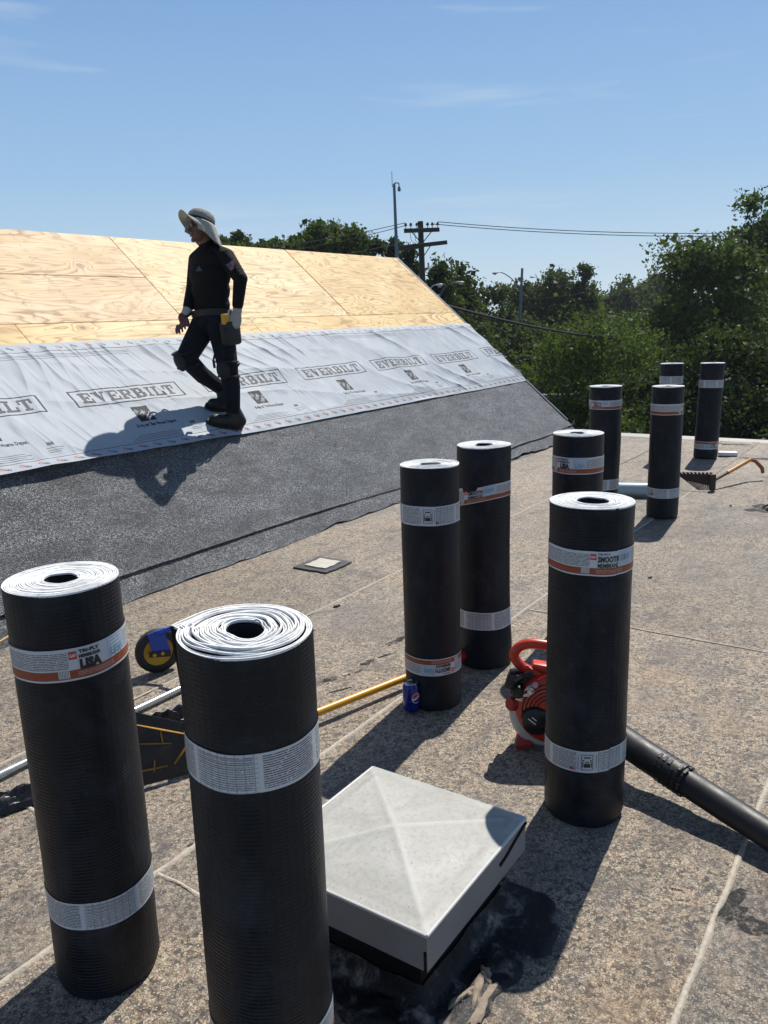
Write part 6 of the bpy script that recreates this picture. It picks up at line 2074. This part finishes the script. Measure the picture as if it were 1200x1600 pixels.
tree('leafy_tree', 'airy bright green locust tree in front, behind the middle rolls', 6.6, 26, 2.0, 2.35, -3.3, 'bright', 0.10, 24000, 41, nclump=80, wx=1.1, airy=0.4)
tree('leafy_tree', 'tall full green tree at the right edge of the picture', 12.0, 30.5, 4.5, 2.5, -3.6, 'mid', 0.125, 26000, 42, nclump=70, wx=1.05)
tree('leafy_tree', 'topmost leafy tree rising highest at the right edge', 15.2, 34, 6.1, 1.9, -3.0, 'mid', 0.14, 15000, 43, nclump=46)
tree('leafy_tree', 'dark shadowy tree in front at the lower right edge', 8.6, 20.3, 1.35, 2.0, -4.3, 'gloss', 0.085, 30000, 44, nclump=80, wx=1.0)
tree('leafy_tree', 'dark glossy-leaved tree behind the two farthest rolls', 7.1, 22.5, 0.1, 1.7, -4.4, 'gloss', 0.085, 18000, 45, nclump=60)
tree('leafy_tree', 'dark green tree below the black cable right of the roof rake', 4.7, 39, 0.9, 2.0, -4.3, 'dark', 0.15, 9000, 46, group=G3, nclump=50)
tree('leafy_tree', 'mid green tree low behind the bright green tree', 8.6, 37, 0.6, 2.6, -4.3, 'dark', 0.15, 9000, 47, group=G3, nclump=50)
tree('leafy_tree', 'dark tree filling the gap right of the bright green tree', 10.6, 36, 1.8, 2.6, -4.3, 'dark', 0.15, 10000, 48, group=G3, nclump=50)
tree('leafy_tree', 'dark tree behind the wide conifer below the street lamps', 4.4, 43, 1.9, 2.2, -4.3, 'dark', 0.16, 9000, 49, group=G3, nclump=50)
tree('leafy_tree', 'dark green tree hiding the foot of the tall street lamp', 6.9, 41, 1.75, 2.1, -4.3, 'dark', 0.15, 12000, 50, group=G3, nclump=50)
tree('leafy_tree', 'dark tree left of the bright green tree, under the cable', 5.0, 31, -0.2, 1.6, -4.3, 'dark', 0.12, 10000, 51, group=G3, nclump=50)
G4 = 'shrubs below the far edge of the flat roof'
for i, (x, y, tp, rd, lab) in enumerate(((5.9, 20.6, -0.75, 1.25, 'bright green shrub behind the two middle far rolls'), (4.35, 18.6, -1.0, 0.9, 'green shrub at the foot of the rake, left of the far rolls'),
                                          (7.2, 19.5, -1.0, 1.1, 'shaded shrub under the dark glossy tree'), (8.9, 17.6, -0.9, 1.3, 'dark shrub at the lower right beyond the roof edge'))):
    tree('shrub', lab, x, y, tp, rd, -4.4, ('bright', 'mid', 'gloss', 'gloss')[i], 0.085, 8000, 60 + i, nclump=40, group=G4, cat='shrub', trunk_r=0.04)
# mass of woodland behind everything
rg = np.random.default_rng(99)
C_ = []
for k in range(150):
    a = rg.uniform(-0.55, 0.75); dd_ = rg.uniform(95, 130)
    C_.append((dd_ * math.sin(a), dd_ * math.cos(a), GZ + rg.uniform(0.8, 7.0), rg.uniform(2.2, 4.2)))
C_ = np.array(C_)
idx = rg.integers(0, len(C_), 24000)
d = rg.normal(size=(24000, 3)); d /= np.linalg.norm(d, axis=1)[:, None]
P = C_[idx, :3] + d * (C_[idx, 3] * rg.uniform(0.5, 1, 24000))[:, None]
P = P[P[:, 2] > GZ]
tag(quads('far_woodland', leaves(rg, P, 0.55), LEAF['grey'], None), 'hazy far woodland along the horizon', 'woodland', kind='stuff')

# ================================================================== poles, lamps, wires, parapet
MT['polewood'] = plain('creosoted_pole_wood', (0.045, 0.036, 0.03), 0.85, var=0.3, scale=10)
MT['steelpole'] = plain('blue_grey_steel_pole', (0.12, 0.15, 0.18), 0.45, metal=0.3, var=0.15)
MT['wire'] = plain('black_wire', (0.02, 0.02, 0.022), 0.6)
MT['lampgrey'] = plain('pale_lamp_housing', (0.42, 0.44, 0.45), 0.45, var=0.1)
PX, PY = 1.52, 28.0
up_ = empty('utility_pole', (PX, PY, GZ)); tag(up_, 'dark wooden utility pole with two crossarms behind the roof rake', 'utility pole')
mb = MB(); mb.tube([(0.09, 0, 0), (0.04, 0, 5), (-0.03, 0, 9.07)], [0.125, 0.105, 0.09], 14); mb.build('shaft', MT['polewood'], up_, True)
ad = Vector((0.80, 0.60, 0)).normalized()
def arm(zc, l0, l1, tilt=0.0):
    a = Vector((0, -0.16, zc)) + ad * l0 + Vector((0, 0, tilt * l0)); b = Vector((0, -0.16, zc)) + ad * l1 + Vector((0, 0, tilt * l1))
    mb = MB(); dx = (b - a).normalized(); sy = Vector((-ad.y, ad.x, 0)); rot = Matrix((dx, sy, dx.cross(sy))).transposed()
    mb.bbox((a + b) / 2, ((b - a).length, 0.10, 0.13), 0.008, rot)
    return mb.build('crossarm', MT['polewood'], up_)
ca1 = arm(8.78, -0.70, 0.72, 0.06)
ca2 = arm(8.32, -1.02, 1.05, 0.11)
for l in (-0.66, -0.45, -0.2, 0.25, 0.45, 0.68):
    p = Vector((0, -0.16, 8.85)) + ad * l + Vector((0, 0, 0.06 * l))
    mb = MB(); mb.lathe([(0.012, 0), (0.012, 0.07), (0.045, 0.075), (0.052, 0.11), (0.03, 0.125), (0.04, 0.15), (0.0, 0.17)], 10, p); mb.build('insulator', MT['polewood'], ca1, True)
mb = MB(); p = Vector((0, -0.16, 8.39)) + ad * -0.98 + Vector((0, 0, -0.11)); mb.lathe([(0.012, 0), (0.045, 0.05), (0.05, 0.1), (0.0, 0.14)], 10, p); mb.build('insulator', MT['polewood'], ca2, True)
for sg, z0, z1 in ((-1, 8.72, 8.38), (1, 8.76, 8.40), (-1, 8.25, 7.95), (1, 8.38, 7.95)):
    mb = MB(); mb.tube([Vector((0, -0.17, z0)) + ad * 0.42 * sg, Vector((0, -0.16, z1)) + ad * 0.03 * sg], 0.016, 6); mb.build('brace', MT['polewood'], up_)
for l in (-0.5, -0.3):
    mb = MB(); mb.tube([Vector((0, -0.18, 8.75)) + ad * l, Vector((0, -0.22, 8.45)) + ad * (l * 0.9), Vector((0, -0.2, 8.35)) + ad * (l * 0.5)], 0.008, 5); mb.build('jumper_wire', MT['wire'], up_)
def wire(name, a, b, sag, r, label, cat='wire', group='overhead wires'):
    a, b = Vector(a), Vector(b)
    mb = MB()
    pts = []
    for k in range(25):
        t = k / 24
        p = a.lerp(b, t); p.z -= sag * 4 * t * (1 - t); pts.append(p)
    mb.tube(pts, r, 6)
    o = mb.build(name, MT['wire'], None, True)
    tag(o, label, cat, group)
T0 = Vector((PX, PY, GZ))
wire('overhead_wire', T0 + Vector((0.55, 0.2, 9.06)), (17.0, 27.3, 3.88), 0.30, 0.012, 'upper thin wire running right from the top of the utility pole')
wire('overhead_wire', T0 + Vector((0.35, 0.1, 8.99)), (17.0, 27.6, 3.80), 0.30, 0.012, 'second thin wire running right, just under the upper one')
wire('overhead_wire', T0 + Vector((-0.55, -0.55, 8.98)), (-9.5, 21.0, 3.2), 0.35, 0.012, 'upper wire running left from the utility pole behind the broad tree')
wire('overhead_wire', T0 + Vector((-0.55, -0.5, 8.90)), (-9.5, 21.5, 2.9), 0.35, 0.012, 'second wire running left from the utility pole, below the upper one')
wire('overhead_wire', T0 + Vector((-0.8, -0.75, 8.33)), (-9.5, 20.5, 2.75), 0.3, 0.012, 'lower wire running left from the lower crossarm along the ridge')
wire('service_cable', (1.30, 19.0, 1.87), (12.6, 32, 0.5), 0.42, 0.034, 'thick black cable sagging right from behind the roof rake', 'cable', None)
wire('overhead_wire', (2.0, 38, 1.75), (24, 42, 0.0), 0.3, 0.018, 'thin dark wire below the thick black cable')

ms_ = empty('steel_mast', (0.60, 24, GZ)); tag(ms_, 'tall thin steel mast with a small hooked fixture on top', 'mast')
mb = MB(); mb.tube([(0.03, 0, 0), (0.0, 0, 7.7), (-0.02, 0, 9.63)], [0.07, 0.048, 0.036], 12); mb.build('tube', MT['steelpole'], ms_, True)
mb = MB(); mb.tube([(-0.03, 0, 9.62), (0.02, 0, 9.66), (0.11, 0, 9.65), (0.115, 0, 9.58)], 0.018, 8); mb.lathe([(0.0, 0), (0.04, 0.01), (0.045, 0.06), (0.03, 0.13), (0.0, 0.14)], 12, (0.115, 0, 9.43)); mb.build('hooked_camera', MT['steelpole'], ms_, True)
mb = MB(); mb.tube([(-0.07, 0, 9.55), (-0.075, 0, 9.95)], 0.009, 6); mb.tube([(-0.07, 0, 9.56), (-0.02, 0, 9.57)], 0.009, 6); mb.build('whip_aerial', MT['steelpole'], ms_)

def lamp(name, base, top, armpts, head_dir, mat, label, r=0.09, hs=1.0):
    root = empty(name, (base[0], base[1], GZ)); tag(root, label, 'street lamp', 'street lamps beyond the roof')
    o_ = Vector((base[0], base[1], GZ))
    mb = MB(); mb.tube([(0, 0, 0), Vector(top) - o_], [r, r * 0.65], 10); mb.build('pole', mat, root, True)
    pts = [Vector(p) - o_ for p in armpts]
    mb = MB(); mb.tube(smooth_path(pts, 4), 0.034 * hs, 8); mb.build('arm', mat, root, True)
    hd = Vector(head_dir).normalized(); e = pts[-1]
    rot = hd.to_track_quat('X', 'Z').to_matrix()
    mb = MB()
    prof = [(0.0, 0.035), (0.1, 0.055), (0.28, 0.10), (0.45, 0.115), (0.56, 0.07), (0.60, 0.01)]
    mb.tube([e + hd * x * hs for x, _ in prof], [rr * hs for _, rr in prof], 12, flat=0.6)
    hdo = mb.build('lamp_head', MT['lampgrey'] if mat is not MT['polewood'] else mat, root, True)
    mb = MB(); mb.lathe([(0.0, -0.10), (0.06, -0.085), (0.09, -0.03), (0.09, 0.0)], 14, e + hd * 0.38 * hs, None); mb.build('lens', MT['lampgrey'], hdo, True)
    return root
lamp('street_lamp', (7.30, 45), (7.70, 45, 3.9), [(7.62, 45, 2.75), (7.45, 45, 3.05), (7.1, 45, 3.42), (6.75, 45, 3.66), (6.55, 45, 3.74)], (-1, 0, -0.12), MT['steelpole'], 'tall street lamp with a long curved arm reaching left over the trees', 0.10, 0.75)
lamp('street_lamp', (1.62, 30), (1.75, 30, 2.1), [(1.75, 30, 2.0), (1.80, 30, 2.30), (1.90, 30, 2.52), (2.02, 30, 2.64)], (1, 0, 0.05), MT['lampgrey'], 'white street lamp head just showing beside the roof rake', 0.07, 0.55)
lamp('street_lamp', (2.2, 32), (2.35, 32, 2.3), [(2.35, 32, 2.25), (2.5, 32, 2.55), (2.75, 32, 2.74), (2.95, 32, 2.79)], (1, 0, -0.02), MT['steelpole'], 'dark curved street lamp arm against the conifers right of the white lamp head', 0.07, 0.6)
dp = empty('distant_pole', (7.38, 50, GZ)); tag(dp, 'short dark pole with wires left of the tall street lamp', 'utility pole')
mb = MB(); mb.tube([(0, 0, 0), (0.0, 0, 7.15)], [0.12, 0.09], 10); mb.build('shaft', MT['polewood'], dp, True)
mb = MB(); mb.tube([(-0.35, 0, 6.75), (0.5, 0.1, 6.85)], 0.04, 6); mb.build('crossarm', MT['polewood'], dp)
wire('overhead_wire', (7.38, 50, 2.5), (14, 54, 2.9), 0.2, 0.014, 'fine wire running right from the short dark pole')

# concrete parapet with openings along the road, seen through the leaves
pp = empty('road_parapet', RC + RN * -4.4); tag(pp, 'pale concrete road parapet with square openings, glimpsed between the trees', 'parapet')
rotp = Matrix((RD, RN, Z3)).transposed()
zt = -GZ - 1.05
def pbox(nm, a, b, z0, z1, th, mat):
    mb = MB(); mb.bbox(RD * ((a + b) / 2) + Vector((0, 0, (z0 + z1) / 2)), (b - a, th, z1 - z0), 0.015, rotp); return mb.build(nm, mat, pp)
pbox('base_wall', -14, 22, 0.0, zt - 0.62, 0.30, MT['concrete'])
pbox('coping', -14, 22, zt - 0.14, zt, 0.36, MT['kerb'])
pbox('bottom_rail', -14, 22, zt - 0.618, zt - 0.50, 0.34, MT['kerb'])
for k in range(60):
    pbox('baluster', -14 + 0.6 * k + 0.1, -14 + 0.6 * k + 0.26, zt - 0.498, zt - 0.142, 0.22, MT['concrete'])

# ================================================================== summer haze
mb = MB()
mb.box((0, 60, (GZ - 1.0 + 9.0) / 2), (500, 330, 9.0 - (GZ - 1.0)))
hz = NT('summer_haze')
pv = hz.n('VolumePrincipled')
pv.inputs['Color'].default_value = (0.86, 0.93, 1.0, 1)
pv.inputs['Density'].default_value = 0.00035
pv.inputs['Anisotropy'].default_value = 0.4
hz.l(pv.outputs[0], hz.out.inputs['Volume'])
tag(mb.build('haze', hz.m), kind='stuff')
